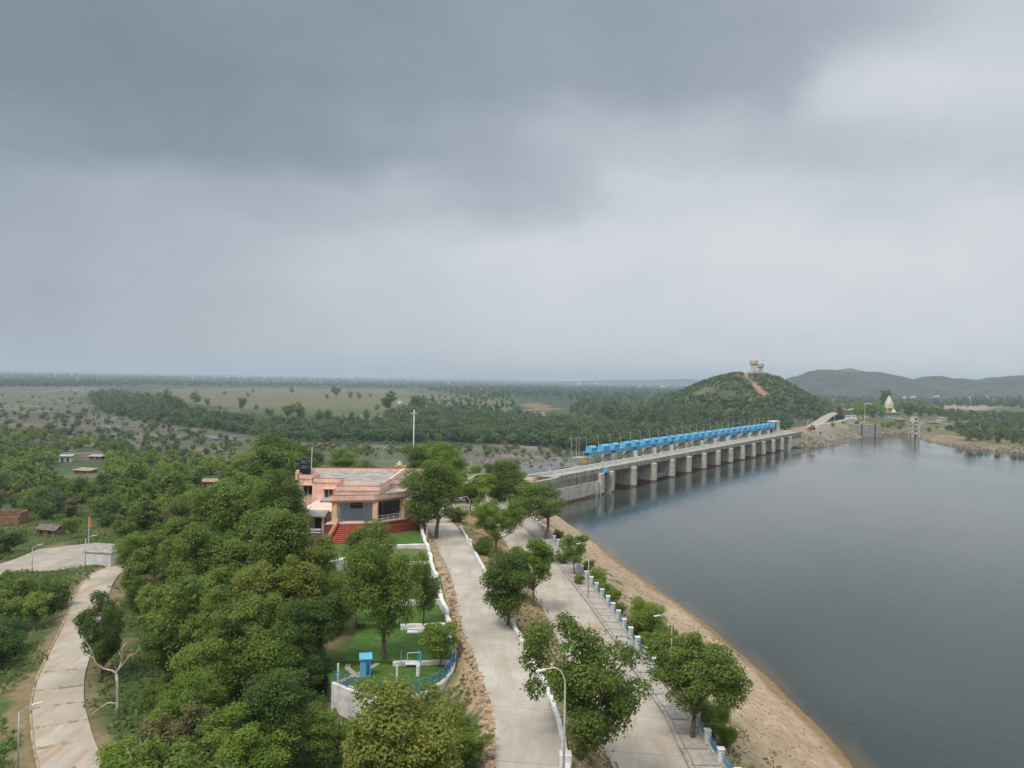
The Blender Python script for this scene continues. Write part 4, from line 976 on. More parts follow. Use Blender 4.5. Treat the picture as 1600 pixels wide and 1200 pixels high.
fc_ = root('garden_fence', 'blue wire mesh fence on top of the curved garden wall', 'fence', (arcf[16][0], arcf[16][1], 11.15)); fb = lambda x, y, z: (x-arcf[16][0], y-arcf[16][1], z-11.15)
for j in range(2, 32, 2):
    a, b = arcf[j], arcf[min(j+2, 32)]
    m = MB(fb); m.tube([(*a, 11.1), (*a, 12.3)], .05, 6); m.build('post', K['blue_f'], fc_)
    m = MB(fb)
    for z in (11.3, 12.2): m.bar((*a, z), (*b, z), .05)
    for u_ in np.linspace(.1, .9, 7): c = a+(b-a)*u_; m.bar((*c, 11.3), (*c, 12.2), .018)
    for z in (11.55, 11.85): m.bar((*a, z), (*b, z), .018)
    m.build('mesh_panel', K['blue_f'], fc_)
# things in the garden
q = P(571,1056,10.85); bo = root('booth', 'bright blue upright booth with a pitched top at the garden fence', 'booth', (q[0], q[1], 10.85), .2)
m = MB(); m.box(-.5,.5,-.4,.4,0,1.75); m.build('body', K['blue'], bo, bevel=.03)
m = MB(); m.prism([(-.62,-.55),(.62,-.55),(.62,.5),(-.62,.5)], 1.75, [1.85,1.85,2.1,2.1]); m.build('roof', K['blue'], bo)
m = MB(); m.box(.05,.38,-.43,-.40,.2,1.5); m.build('door', K['blue_d'], bo)
q = P(644,1036,11.2); pf_ = root('play_frame', 'blue metal play frame standing on the lower garden lawn', 'play frame', (q[0], q[1], 10.85), .1)
for x, y in ((-1.1,0),(.6,.4),(.85,-.3)):
    m = MB(); m.tube([(x,y,0),(x,y,1.55)], .05 if x < .8 else .09, 6); m.build('post', K['blue'], pf_)
m = MB(); m.bar((-.5,.2,1.3),(.85,-.3,1.55),.06); m.bar((-.5,.2,1.3),(-.5,.2,.1),.05); m.build('cross_bar', K['white_c'], pf_)
m = MB(); m.prism([(-.7,-.2),(.8,-.4),(.9,.3),(-.6,.5)], .25, .33); m.build('platform', K['white_c'], pf_)
for (px, h_, w_, lb) in (((528,1068),1.9,.11,'tall white post at the corner of the garden fence'), ((620,1062),1.35,.11,'white post standing behind the blue garden fence below the big garden tree'), ((484,1052),1.3,.07,'thin white post in the shade beside the garden'), ((653,1056),1.0,.2,'stout white and blue pedestal by the play frame'),
                        ((667,842),1.7,.09,'white post against the garden wall beside the house lawn'), ((671,868),1.7,.09,'white post on the upper part of the crooked garden wall'), ((688,922),1.5,.09,'white post on the garden wall beside the small garden tree')):
    z_ = {True: 10.85, False: 13.3}[px[1] > 1000] if px[1] != 922 else 12.6
    q = P(*px, z_); m = MB(); m.tube([(0,0,-.4),(0,0,h_)], [w_,w_*.9], 8); o = m.build('garden_post', K['white_c']); o.location = (q[0], q[1], z_); tag(o, lb, 'post')
for i, (px, wd) in enumerate((((650,984),.9), ((651,988),1.05))):
    q = P(*px, 11.2); m = MB(); m.box(-wd,wd,-.35,.35,-.35,.22-.12*i); o = m.build('garden_step', K['rough_white']); o.location = (q[0], q[1], 11.2); tag(o, ['upper pale stone step on the garden lawn', 'lower pale stone step on the garden lawn'][i], 'step')
# curved stone path in the shade and concrete edge
pts = np.array([P(a, b, 10.87)[:2] for a, b in [(566,1018),(555,1024),(545,1032),(543,1044),(552,1052),(562,1058)]])
m = MB(); m.wall(pts, .55, 10.6, 10.9); o = m.build('garden_path', K['pave']); o['kind'] = 'structure'
pts = np.array([P(a, b, 10.87)[:2] for a, b in [(525,1069),(545,1060),(563,1052),(580,1044),(592,1036)]])
m = MB(); m.wall(pts, .5, 10.6, 10.95); o = m.build('garden_path', K['conc_g']); o['kind'] = 'structure'
# white arched marker below the wall, white rubble wall left of the steps
q = P(545,1108,9.0); m = MB(); a_ = np.linspace(0, math.pi, 9)
m.tube([(-.75*math.cos(t_), 0, 1.1+.75*math.sin(t_)) for t_ in a_], .16, 8); m.box(-.12,.12,-.1,.1,-.8,1.0); o = m.build('arch_marker', K['white_c']); o.location = (q[0], q[1], 9.2); tag(o, 'small white arch on a post below the curved garden wall', 'arch')
pts = [P(a, b, 13.4)[:2] for a, b in [(500,887),(515,887),(528,884),(541,881)]]
m = MB(); m.wall(pts, .7, 12.0, [14.1,14.25,14.3,14.5]); o = m.build('rubble_wall', K['rough_white'], bevel=.1); tag(o, 'broken white rubble wall at the shaded end of the house lawn', 'wall')

# ------------------------------------------------------------------ yard block, ruins, huts
q = P(152,884,5.05); wb = root('store_block', 'small flat topped white block at the corner of the paved yard', 'store', (q[0], q[1], 5.05), -.12)
m = MB(); m.box(-2.6,2.6,0,3.4,0,2.3); m.build('wall', K['white'], wb, bevel=.04); m = MB(); m.box(-2.75,2.75,-.15,3.55,2.3,2.45); m.build('roof', K['conc_g'], wb)
fe = root('yard_fence', 'low grey picket fence along the near edge of the paved yard', 'fence', tuple(P(112,893,5)), .08)
m = MB()
for x in np.linspace(-2.2,2.2,10): m.bar((x,0,0),(x,0,1.0),.05)
m.build('picket', K['steel'], fe)
for z_ in (.35, .9): m = MB(); m.bar((-2.3,0,z_),(2.3,0,z_),.05); m.build('rail', K['steel'], fe)
q = T(10,822); ru = root('ruined_hut', 'roofless brown brick ruin among the scrub beyond the paved yard', 'ruin', tuple(q), .15)
for a, b, h_ in (((-3.2,0),(2.6,0),2.2),((2.6,0),(2.9,3.4),3.0),((2.9,3.4),(-3.4,3.2),3.2),((-3.4,3.2),(-3.2,0),2.6)):
    m = MB(); m.bar((*a,h_/2-.3),(*b,h_/2-.3),.4,h_+.6); m.build('wall', K['brick'], ru)
q = T(80,835); ht = root('tiled_hut', 'low hut with a sagging grey tiled roof beside the paved yard', 'hut', tuple(q), -.25)
m = MB(); m.box(-2.4,2.4,-1.4,1.4,-.5,1.5); m.build('wall', K['brick'], ht)
m = MB(); m.add([(-2.8,-1.9,1.35),(2.8,-1.9,1.3),(2.7,0,2.2),(-2.7,0,2.15),(-2.8,1.8,1.4),(2.8,1.8,1.4)], [(0,1,2,3),(3,2,5,4)]); o = m.build('roof', mat('old_tile_roof', (.20,.15,.12), .9, .3, 2), ht); sm = o.modifiers.new('thick', 'SOLIDIFY'); sm.thickness = .15
for x in (-1.2,.9): m = MB(); m.box(x-.35,x+.35,-1.46,-1.4,0,1.3); m.build('door', K['dark'], ht)
def shed(px, z, w_, dp_, h_, mt, rmt, lb, rz=0, cat='shed', name='shed', grp=None):
    q = T(*px) if z is None else P(*px, z); s_ = root(name, lb, cat, (q[0], q[1], q[2]-.3), rz, grp)
    m = MB(); m.box(-w_/2,w_/2,0,dp_,0,h_); m.build('wall', mt, s_)
    m = MB(); m.prism([(-w_/2-.4,-.5),(w_/2+.4,-.5),(w_/2+.4,dp_+.4),(-w_/2-.4,dp_+.4)], [h_]*4, [h_+.15,h_+.15,h_+.7,h_+.7]); m.build('roof', rmt, s_)
    for x in (-w_*.25, w_*.2):
        m = MB(); m.box(x-.5,x+.5,-.05,0,.2,min(2.1, h_-.3)); m.build('door', K['dark'], s_)
    return s_
shed((102,722), None, 5.5, 4, 3.0, K['creamw'], K['tin'], 'white walled shed with a tin roof among the scrub near the river', .2)
shed((148,718), None, 6.5, 4, 1.8, K['brick'], K['tin'], 'low broken shed in the scrub a little nearer the river', -.1)
shed((127,740), None, 8, 4, 1.5, K['brick'], K['tan'], 'low ruined wall and roof patch in the scrub', -.3, 'ruin', 'ruined_shed')
shed((328,760), None, 6, 4, 1.8, K['brick'], K['tan'], 'thatch brown hut roof showing above the scrub west of the pink house', .1, 'hut', 'hut')
shed((840,652), -4, 17, 9, 5.0, K['creamw'], K['tin'], 'long pale farm building with tin roof at the brown field beyond the river', .05, 'building', 'farm_building')
shed((624,632), -4, 6, 5, 5.0, K['white_c'], K['white_c'], 'tiny white house alone at the edge of the far fields', .0, 'house', 'field_house')
# yellow shrine gate behind the house
q = P(625,748,11.5); sg = root('shrine_gate', 'small yellow and white shrine tower behind the pink house', 'shrine', (q[0], q[1], 10.5))
for x, h_ in ((-.9,5.2),(.9,4.2)):
    m = MB(); m.box(x-.4,x+.4,-.4,.4,0,h_); m.build('pillar', K['yellow'], sg)
m = MB(); m.box(-1.5,1.5,-.6,.6,4.2,4.6); m.build('lintel', K['yellow'], sg)
m = MB(); m.lathe([(.8,4.6),(.8,4.9),(.6,5.3),(.35,5.7),(.05,6.0)], c=(-.2,0), n=8); m.build('dome', K['cream'], sg)

# ------------------------------------------------------------------ parked cars and people
def car(mt, kind=0):
    r = bpy.data.objects.new('parked_car', None); COL.objects.link(r)
    Lc, W2 = 4.1, .84
    prof = [(-2.05,.35),(-2.05,.75),(-1.95,.95),(-1.0,1.02),(-.35,1.45),(1.05,1.48),(1.75,1.05),(2.0,.95),(2.05,.6),(2.02,.32)]
    n = len(prof); m = MB(); v = [(x, -W2*(.86 if z > 1.1 else 1), z) for x, z in prof]+[(x, W2*(.86 if z > 1.1 else 1), z) for x, z in prof]
    m.add(v, [tuple(range(n)), tuple(range(n, 2*n))[::-1]]+[(i, i+n, (i+1) % n+n, (i+1) % n) for i in range(n)]); m.build('body', mt, r, bevel=.05)
    m = MB(); m.add([(-.93,-.70,1.08),(-.93,.70,1.08),(-.42,.66,1.42),(-.42,-.66,1.42)], [(0,1,2,3)]); m.v = [(x-.04, y, z+.03) for x, y, z in m.v]; m.build('windscreen', K['glass'], r)
    m = MB(); m.add([(1.66,-.70,1.12),(1.66,.70,1.12),(1.15,.64,1.44),(1.15,-.64,1.44)], [(3,2,1,0)]); m.v = [(x+.05, y, z+.02) for x, y, z in m.v]; m.build('rear_window', K['glass'], r)
    for s_ in (-1, 1):
        m = MB(); m.add([(-.75,s_*.80,1.06),(1.35,s_*.80,1.08),(.95,s_*.755,1.40),(-.3,s_*.755,1.38)], [(0,1,2,3) if s_ < 0 else (3,2,1,0)]); m.build('side_window', K['glass'], r)
        for x in (-1.3, 1.25):
            m = MB(); m.tube([(x, s_*.66, .33), (x, s_*.88, .33)], .33, 14); wl_ = m.build('wheel', K['tyre'], r); m = MB(); m.tube([(x, s_*.87, .33), (x, s_*.90, .33)], .18, 10); m.build('rim', K['steel'], wl_)
        m = MB(); m.box(-2.09,-2.0,s_*.72-.14,s_*.72+.14,.62,.76); m.build('headlight', K['white_c'], r)
    return r
cA = car(K['carw']); cB = car(K['cars'])
for i, (src, px, rz, lb) in enumerate(((cA,(745,778),.3,'white car parked beyond the curved street lamp, half under the trees'), (cB,(771,775),.1,'silver car parked with its side showing between the round trees'), (cA,(748,800),-.5,'white car parked in the gap behind the bright round tree'),
     (cA,(762,806),-.6,'white car standing next to the lower road behind the bright round tree'), (cB,(733,772),1.2,'silver car partly hidden by leaves at the paved area'), (cA,(722,784),.9,'white car at the end of the upper road below the blue canopy'))):
    o = src if i in (0, 1) else copy_tree(src); q = P(*px, 9.8); put(o, q[:2], 9.8, rz); tag(o, lb, 'car', None)
q = P(718,782,9.8); bc = root('canopy_stall', 'small stall with a blue canopy at the far end of the upper road', 'stall', (q[0], q[1], 9.8))
for x in (-1.3,1.3):
    for y in (-1,1): m = MB(); m.tube([(x,y,0),(x,y,2.3)], .04, 6); m.build('pole', K['white_c'], bc)
m = MB(); m.prism([(-1.5,-1.2),(1.5,-1.2),(1.5,1.2),(-1.5,1.2)], 2.3, 2.36); m.add([(-1.5,-1.2,2.36),(1.5,-1.2,2.36),(1.5,1.2,2.36),(-1.5,1.2,2.36),(0,0,2.9)], [(0,1,4),(1,2,4),(2,3,4),(3,0,4)]); m.build('canopy', K['blue'], bc)
def person(lb, loc, rz, top, bottom, ph=0.):
    """one continuous skinned body"""
    J = {'pel':(0,0,.95),'ch':(0,.01,1.28),'nk':(0,.02,1.48),'hd':(0,0,1.60),'hd2':(0,0,1.70),
         'lh':(.1,0,.9),'lk':(.11,-.10*ph-.02,.5),'la':(.11,.12*ph,.08),'lt':(.12,-.14+.12*ph,.03),'rh':(-.1,0,.9),'rk':(-.11,.10*ph,.5),'ra':(-.11,.18*ph,.08),'rt':(-.12,-.14+.18*ph,.03),
         'ls':(.19,.02,1.42),'le':(.25,.06,1.14),'lw':(.26,-.03,.9),'lf':(.26,-.06,.80),'rs':(-.19,.02,1.42),'re':(-.25,.04,1.14),'rw':(-.25,-.05,.9),'rf':(-.25,-.08,.80)}
    Rr = {'pel':.15,'ch':.16,'nk':.06,'hd':.10,'hd2':.085,'lh':.10,'lk':.065,'la':.045,'lt':.04,'rh':.10,'rk':.065,'ra':.045,'rt':.04,'ls':.06,'le':.045,'lw':.035,'lf':.03,'rs':.06,'re':.045,'rw':.035,'rf':.03}
    E = [('pel','ch'),('ch','nk'),('nk','hd'),('hd','hd2'),('pel','lh'),('lh','lk'),('lk','la'),('la','lt'),('pel','rh'),('rh','rk'),('rk','ra'),('ra','rt'),('ch','ls'),('ls','le'),('le','lw'),('lw','lf'),('ch','rs'),('rs','re'),('re','rw'),('rw','rf')]
    nm = list(J); me = bpy.data.meshes.new('person'); me.from_pydata([J[k] for k in nm], [(nm.index(a), nm.index(b)) for a, b in E], []); me.update()
    o = bpy.data.objects.new('person', me); COL.objects.link(o); sk = o.modifiers.new('skin', 'SKIN')
    for i, k in enumerate(nm): me.skin_vertices[0].data[i].radius = (Rr[k], Rr[k])
    me.skin_vertices[0].data[0].use_root = True
    ss = o.modifiers.new('sub', 'SUBSURF'); ss.levels = 1; ss.render_levels = 1
    dg = bpy.context.evaluated_depsgraph_get(); ev = o.evaluated_get(dg); m2 = bpy.data.meshes.new_from_object(ev); o.modifiers.clear(); o.data = m2
    for mt in (K['skin'], top, bottom, K['black']): m2.materials.append(mt) if len(m2.materials) < 4 else None
    m2.materials.clear(); [m2.materials.append(mt) for mt in (K['skin'], top, bottom, K['black'])]
    for p in m2.polygons:
        z, x, y = p.center.z, abs(p.center.x), p.center.y
        p.material_index = 3 if (z > 1.66 or (z > 1.58 and y > .03)) else 0 if z > 1.46 else 1 if (z > .95 and not (x > .21 and z < 1.12)) else 0 if (x > .2 and z > .74) else 3 if z < .07 else 2
        p.use_smooth = True
    o.location = loc; o.rotation_euler = (0, 0, rz); tag(o, lb, 'person'); return o
for px, rz, tp, bt, ph, lb in (((820.5,812),.2,K['cloth_b'],K['cloth_b'],.5,'person in black walking on the lakeside footpath'), ((813,811),2.9,K['cloth_u'],K['cloth_b'],.4,'person in a blue shirt walking at the road side of the footpath group'), ((816,806),3.1,K['cloth_w'],K['cloth_b'],-.4,'person in a white shirt between the walkers in blue and black'),
     ((825,803),.6,K['cloth_w'],K['cloth_u'],.3,'person in white top by the footpath railing'), ((830,806),2.6,K['cloth_w'],K['cloth_b'],.0,'person in white standing against the railing posts')):
    q = P(*px, 10.13); person(lb, (q[0], q[1], 10.15), rz, tp, bt, ph)

# ================================================================== right bank
def RB(px, z): return P(*px, z)
# sluice wall, intake tower, temple, sheds
q = P(1428,683,0); it = root('intake_tower', 'three storey concrete intake frame standing at the water edge of the far bank', 'intake tower', (q[0], q[1], 0), .15)
for x in (-2.6,2.6):
    for y in (-2,2): m = MB(); m.box(x-.6,x+.6,y-.6,y+.6,-4,12); m.build('column', K['conc_l'], it)
for z_ in (2.6,6.0,9.4): m = MB(); m.box(-3.2,3.2,-2.6,2.6,z_,z_+1.0); m.build('floor_slab', K['conc_l'], it)
m = MB(); m.box(-2.0,2.0,-2,2,12.6,16.0); m.build('hoist_room', K['conc_l'], it); m = MB(); m.box(-3.3,3.3,-2.7,2.7,12,12.6); m.build('top_slab', K['conc_l'], it); m = MB(); m.box(-.9,.9,-2.1,-2,13.2,14.8); m.build('opening', K['dark'], it)
q = P(1352,676,3); sw = root('sluice_wall', 'grey concrete sluice wall with dark gate posts at the corner of the far bank', 'sluice', (q[0], q[1], 0), .1)
m = MB(); m.box(-12,13,0,3,-3,9.4); m.build('wall', K['conc_g'], sw)
for x in (-3,8): m = MB(); m.box(x-.35,x+.35,-.3,0,-3,10.2); m.build('gate_post', K['dark'], sw)
tq = P(1395,657,4.5); tp = root('temple', 'temple with a tall white curved spire and a hall with blue columns', 'temple', (tq[0], tq[1], 3.4), .1)
m = MB(); m.box(-14,9,0,12,0,8.2); m.build('hall', K['creamw'], tp)
m = MB(); m.box(-16,12,-1.5,13.5,8.2,9.0); m.build('roof', mat('brown_roof_slab', (.25,.20,.15), .9, .2, .5), tp)
for x in (1.2,5): m = MB(); m.box(x-.7,x+.7,-.5,0,0,8.2); m.build('column', K['blue'], tp)
m = MB(); m.box(-4.5,3.5,3,10,9,13); m.build('shrine_base', K['cream'], tp)
m = MB(); m.lathe([(4.4,13),(4.6,14),(4.1,14.6),(4.1,16.5),(3.8,18.3),(3.2,20.3),(2.5,22.2),(1.7,23.8),(1.0,24.8),(1.2,25.2),(.7,25.7),(.25,26.5),(.08,27.3)], c=(-.5,6.5), n=12); sp_ = m.build('spire', K['cream'], tp)
m = MB()
for a_ in range(4):
    t_ = a_*math.pi/2; m.box(-.5+3.7*math.cos(t_)-.8, -.5+3.7*math.cos(t_)+.8, 6.5+3.7*math.sin(t_)-.8, 6.5+3.7*math.sin(t_)+.8, 14, 19)
m.build('spire_rib', K['cream'], sp_)
m = MB(); m.lathe([(2.6,9),(2.6,10),(1.8,11.4),(.5,12.2),(.1,13)], c=(1.5,1.5), n=10); m.build('porch_dome', K['cream'], tp)
bs = shed((1376,656), 5, 11, 8, 5.0, K['blue'], K['blue'], 'bright blue shed on the far bank next to the temple', .05, 'shed', 'blue_shed')
shed((1288,640), 7.5, 9, 8, 6, K['blue_f'], K['blue_f'], 'dark blue stall roof among trees beside the rising bank road', .1, 'stall', 'blue_stall')
shed((1258,632), 4, 14, 10, 9, K['creamw'], K['pink'], 'pale two storey house with a pinkish roof at the foot of the hill', .2, 'house', 'village_house')
shed((1266,640), 3, 9, 8, 7, K['creamw'], K['white_c'], 'small white house just below the pinkish roofed house', -.1, 'house', 'village_house')
shed((1455,664), 3, 15, 8, 2.6, K['brick'], K['rust'], 'long low brown shed on the far bank right by the intake frame', .0, 'shed', 'long_shed')
shed((1316,646), 8, 14, 8, 4.5, K['brick'], K['rust'], 'brown shed beside the bank road with a bushy tree before it', .0, 'shed', 'brown_shed')
shed((1360,636), 5, 16, 8, 5, K['brick'], K['creamw'], 'pale roofed shelter between trees before the temple', .0, 'shelter', 'shelter')
for i_, (px_, w_, m_, r_, lb_) in enumerate((((1300,655),7,'creamw','tin','small cream hut before the trees on the bank road'),((1331,656),9,'white_c','conc_g','white cabin near the end of the embankment parapet'),((1408,662),7,'brick','tan','brown hut between the temple and the intake frame'),((1446,664),6,'creamw','rust','cream hut with a rusty roof just beyond the intake frame'),((1352,654),8,'cream','brick','cream house with a brown roof behind the sluice wall'),((1475,660),8,'creamw','tin','pale hut by the far shore bushes, next to the long pipe'))):
    shed(px_, None, w_, w_*.7, 3.4+i_*.3, K[m_], K[r_], lb_, .1*i_-.2, 'hut', 'bank_hut')
# bank road and white kerb beyond the dam
rp = np.array([P(a, b, 8.8)[:2] for a, b in [(1268,668),(1280,660),(1292,651),(1305,645),(1320,641),(1340,638)]])
m = MB(); m.wall(rp, 9, 8.0, 8.95); o = m.build('bank_road', mat('bank_road_earth', (.40,.34,.27), .9, .15, .3)); o['kind'] = 'structure'
rp = np.array([P(a, b, 9.0)[:2] for a, b in [(1262,668),(1285,664),(1305,661),(1320,657),(1335,655)]])
m = MB(); m.wall(rp, 1.0, 7.8, 9.9); o = m.build('bank_parapet', K['white_c']); tag(o, 'white parapet along the embankment beyond the far end of the dam', 'parapet')
a, b = P(1270,679,5.2), P(1281,695,.6); m = MB(); m.bar(a, b, 1.0, .8); o = m.build('drain_chute', K['white_c']); tag(o, 'white sloping drain chute on the stone bank beyond the dam', 'drain')
q = P(1268,672,8.6); tr_ = root('tractor', 'dark red tractor parked where the dam meets the far bank', 'tractor', (q[0], q[1], 8.6), .3)
m = MB(); m.box(-2.6,2.2,-1.1,1.1,.9,2.2); m.build('body', K['redtrim'], tr_, bevel=.15); m = MB(); m.box(-.4,1.6,-1,1,2.2,3.4); m.build('cab', K['redtrim'], tr_, bevel=.15)
for x, r_ in ((-1.8,.6),(1.2,.95)):
    for y in (-1.2,1.2): m = MB(); m.tube([(x,y-.2,r_),(x,y+.2,r_)], r_, 14); m.build('wheel', K['tyre'], tr_)
for i, (a_, b_, z_) in enumerate(((1500,668,3.3), (1470,674,3.0))): pass
m = MB(); rp = np.array([P(a, b, 3.6)[:2] for a, b in [(1450,661),(1490,664),(1535,668)]]); m.wall(rp, 2.2, 3.0, 4.4); o = m.build('pipeline', K['steel']); tag(o, 'long pale pipe running over the open ground of the far bank', 'pipe')
for px, h_, lb in (((1351,660),18,'tall thin pole before the temple trees'), ((1304,666),11,'pale lamp post where the bank road meets the dam'), ((1292,660),9,'second thin lamp post on the bank road, beside the blue stall'), ((1262,672),8,'thin post near the tractor at the dam end'), ((1305,645),9,'short thick pillar at the bend of the bank road')):
    q = P(*px, 8); m = MB(); m.tube([(0,0,0),(0,0,h_*.9)], [.25,.15], 6); m.bar((-.0,0,h_*.9),(1.2,0,h_*.9+.1),.2); o = m.build('lamp_post', K['pole']); o.location = (q[0], q[1], 8); tag(o, lb, 'lamp post')

# ------------------------------------------------------------------ hills
def hill(name, prof, y0, sy_f, sy_b, nx, ny, base, mt, nz=6, seed=3, colf=None):
    xs = np.array([(px-800)/1200*y0 for px, py in prof]); zs = np.array([40-(py-(592+.0183*(px-800)))/1200*y0 for px, py in prof])
    X = np.linspace(xs[0], xs[-1], nx); Y = np.linspace(y0-sy_f*2.2, y0+sy_b*2.2, ny); XX, YY = np.meshgrid(X, Y)
    XS = XX*y0/YY if False else XX
    hh = np.interp(XS, xs, zs)-base; hh = np.maximum(hh, 0)
    k = np.where(YY < y0, np.exp(-((YY-y0)/sy_f)**2*1.1), np.exp(-((YY-y0)/sy_b)**2*1.1))
    nzv = fbm(XX, YY, nz*9, 5, seed)
    Z = base-3+(hh+2.)*k*(1+nzv*.35*(1-k**4))+fbm(XX, YY, nz*1.5, 3, seed+5)*nz*.12*np.minimum(1, hh/8)+(fbm(XX, YY, nz*7, 4, seed+31)*.12*hh*k if nz > 10 else 0)
    cols = colf(XX, YY, Z, nzv) if colf is not None else np.ones(XX.shape+(3,))
    o = gridmesh(name, XX, YY, Z, mt, cols); o['kind'] = 'structure'; return (XX, YY, Z)
hmt = mat('hill_ground', (1,1,1), .95, .2, .05, attr='gc')
def hc1(X, Y, Z, n_):
    c = np.empty(X.shape+(3,)); c[:] = (.075,.095,.042); k = smooth(0, .3, fbm(X, Y, 26, 4, 55))[..., None]; c = c*(1-k)+C(.15,.125,.075)*k
    px, py = proj(X, Y, Z); front = (Y < 1010)
    tr = np.array([(1165,583),(1168,590),(1176,598),(1184,607),(1192,613),(1200,618)]); d_ = dist(px, py, tr)
    k = ((1-smooth(1.0, 3.2, d_+fbm(X, Y, 12, 3, 9)*6))*front*.85)[..., None]; c = c*(1-k)+C(.40,.25,.15)*k
    return c
h1 = hill('hill', [(1000,655),(1034,641),(1054,625),(1068,614),(1080,607),(1092,601.5),(1106,596),(1128,588),(1150,583),(1172,581),(1192,582),(1205,588),(1220,595),(1237,604),(1252,614),(1275,630),(1302,646),(1335,656)], 1000, 105, 160, 190, 130, -4, hmt, colf=hc1)
fmt = mat('far_hill_ground', (.06,.07,.042), .95, .40, .03, bump=3, bscale=.02)
hill('far_hill', [(1180,612),(1215,605),(1240,600),(1256,593),(1270,585),(1285,577),(1305,578),(1322,580),(1345,582),(1375,583),(1395,586),(1415,592),(1430,595),(1445,592),(1462,586),(1480,589),(1500,591),(1520,594),(1535,593),(1555,591),(1575,587),(1590,585),(1615,586),(1650,592),(1720,597),(1800,610)], 3000, 380, 500, 320, 60, -4, fmt, nz=22, seed=9)
hill('far_hill', [(1290,602),(1305,588),(1315,576),(1325,573.5),(1338,576),(1350,582),(1375,592),(1400,604)], 5200, 400, 500, 90, 40, -4, fmt, nz=25, seed=19)
hill('far_hill', [(850,596),(950,594),(1010,593),(1080,592),(1150,594),(1230,600)], 9500, 500, 700, 90, 30, -4, fmt, nz=25, seed=29)
# water towers on the hill top
def wtower(px, base_py, top_py, w_px, leg_m, bowl_m, lb, y0=1000, cyl=False):
    s_ = y0/1200.; X = (px-800)*s_; zt = 40-(top_py-(592+.0183*(px-800)))*s_; zb = 40-(base_py-(592+.0183*(px-800)))*s_-3; r_ = w_px*s_/2; h_ = zt-zb
    t_ = root('water_tower', lb, 'water tower', (X, y0, zb))
    for k in range(6):
        a_ = k*math.pi/3+.3; m = MB(); m.tube([(r_*.62*math.cos(a_), r_*.62*math.sin(a_), 0), (r_*.60*math.cos(a_), r_*.60*math.sin(a_), h_*.70)], r_*.11, 8); m.build('leg', leg_m, t_)
    for z_ in (.25, .48): m = MB(); m.lathe([(r_*.66, h_*z_), (r_*.66, h_*z_+.6)], n=12); m.build('ring_beam', leg_m, t_)
    m = MB(); m.lathe([(r_*.62, h_*.66), (r_*.98, h_*.74), (r_, h_*.78), (r_, h_*.93), (r_*.95, h_*.96), (r_*.4, h_)], n=24); m.build('tank', bowl_m, t_, smooth=False)
wtower(1177, 586, 561.5, 12.5, K['cream'], K['orange_c'] if False else mat('pale_orange_tank', (.62,.47,.27), .8, .1, .3), 'taller water tower with a pale orange tank on top of the hill', 990)
wtower(1187.5, 588, 567, 10, K['conc_g'], mat('grey_tank', (.42,.43,.44), .8, .1, .3), 'grey water tower with a wide bowl behind the orange one on the hill', 1008)
# distant village houses and sheds
vill = [(1282,608),(1290,610),(1302,614),(1312,613),(1328,615),(1340,618),(1352,614),(1362,616),(1368,612),(1415,621),(1422,622),(1427,621),(1455,620),(1462,622),(1466,621),(1492,618),(1500,619),(1515,625),(1540,622),(1548,624),(1560,626),(1570,625),(1600,626),
        (492,590),(525,589),(534,590),(548,592),(600,592),(632,601),(655,594),(700,598),(725,602),(752,607),(770,612),(808,610),(875,599),(905,600),(932,599),(950,601),(1000,604),(1010,603),(1035,604),(300,590),(365,599),(118,591),(145,601),(45,594),(898,606),(1040,622),(1088,632),(1100,633),(1158,634)]
for i, (a_, b_) in enumerate(vill):
    z0 = 2 if a_ > 1240 else -4; q = P(a_, b_+1.5, z0); sz = q[1]/1200.
    w_, h_ = sz*(4+RS.rand()*6)*.8, sz*(1.6+RS.rand()*1.6); w_ = min(w_, 60); h_ = min(h_, 16)*(1.5 if a_ > 1240 else 1)
    m = MB(); m.box(-w_/2,w_/2,0,w_*.7,0,h_); m.box(-w_*.2,w_*.25,w_*.2,w_*.6,h_,h_*1.3)
    o = m.build('village_house', [K['creamw'], K['white_c'], K['cream'], K['creamw'], K['pink']][i % 5]); o.location = (q[0], q[1], z0); o.rotation_euler = (0, 0, RS.rand()*.6-.3)
    tag(o, 'pale flat roofed house in the distant village below the hills' if a_ > 1240 else 'tiny pale building in the far green plain', 'house', 'houses of the distant village below the hills' if a_ > 1240 else 'tiny buildings in the far plain')
q = P(1316,616,2); m = MB(); m.tube([(0,0,0),(0,0,38)], [1.2,.8], 8); m.lathe([(1,34),(6,37),(6,42),(2,45)], n=12); o = m.build('village_tank', K['white_c']); o.location = (q[0], q[1], 0); tag(o, 'slim white tank tower in front of the far hills', 'water tower')
# ================================================================== vegetation
def rnd_dirs(n, rs):
    v = rs.normal(size=(n, 3)); return v/np.linalg.norm(v, axis=1)[:, None]
SHAPE = {  # R, centre height, vertical radius, clumps, clump size, total height
 'neem':  dict(R=3.5, zc=5.5, rz=3.4, K=58, cs=(.17,.33), H=8.9, fork=.26, stem=.19, limbs=12, subs=2),
 'loose': dict(R=3.8, zc=5.1, rz=3.1, K=50, cs=(.13,.27), H=8.2, fork=.24, stem=.17, limbs=18, subs=4),
 'thorn': dict(R=3.6, zc=2.6, rz=2.4, K=46, cs=(.15,.29), H=5.0, fork=.10, stem=.10, limbs=9, subs=3),
 'tall':  dict(R=3.0, zc=8.6, rz=4.8, K=44, cs=(.18,.34), H=13.5, fork=.40, stem=.22, limbs=12, subs=3),
 'airy':  dict(R=3.8, zc=5.6, rz=2.4, K=46, cs=(.13,.23), H=8.2, fork=.38, stem=.16, limbs=26, subs=4),
 'young': dict(R=1.5, zc=3.4, rz=1.8, K=22, cs=(.24,.42), H=5.2, fork=.34, stem=.07, limbs=9, subs=1),
}
PROTO = {}
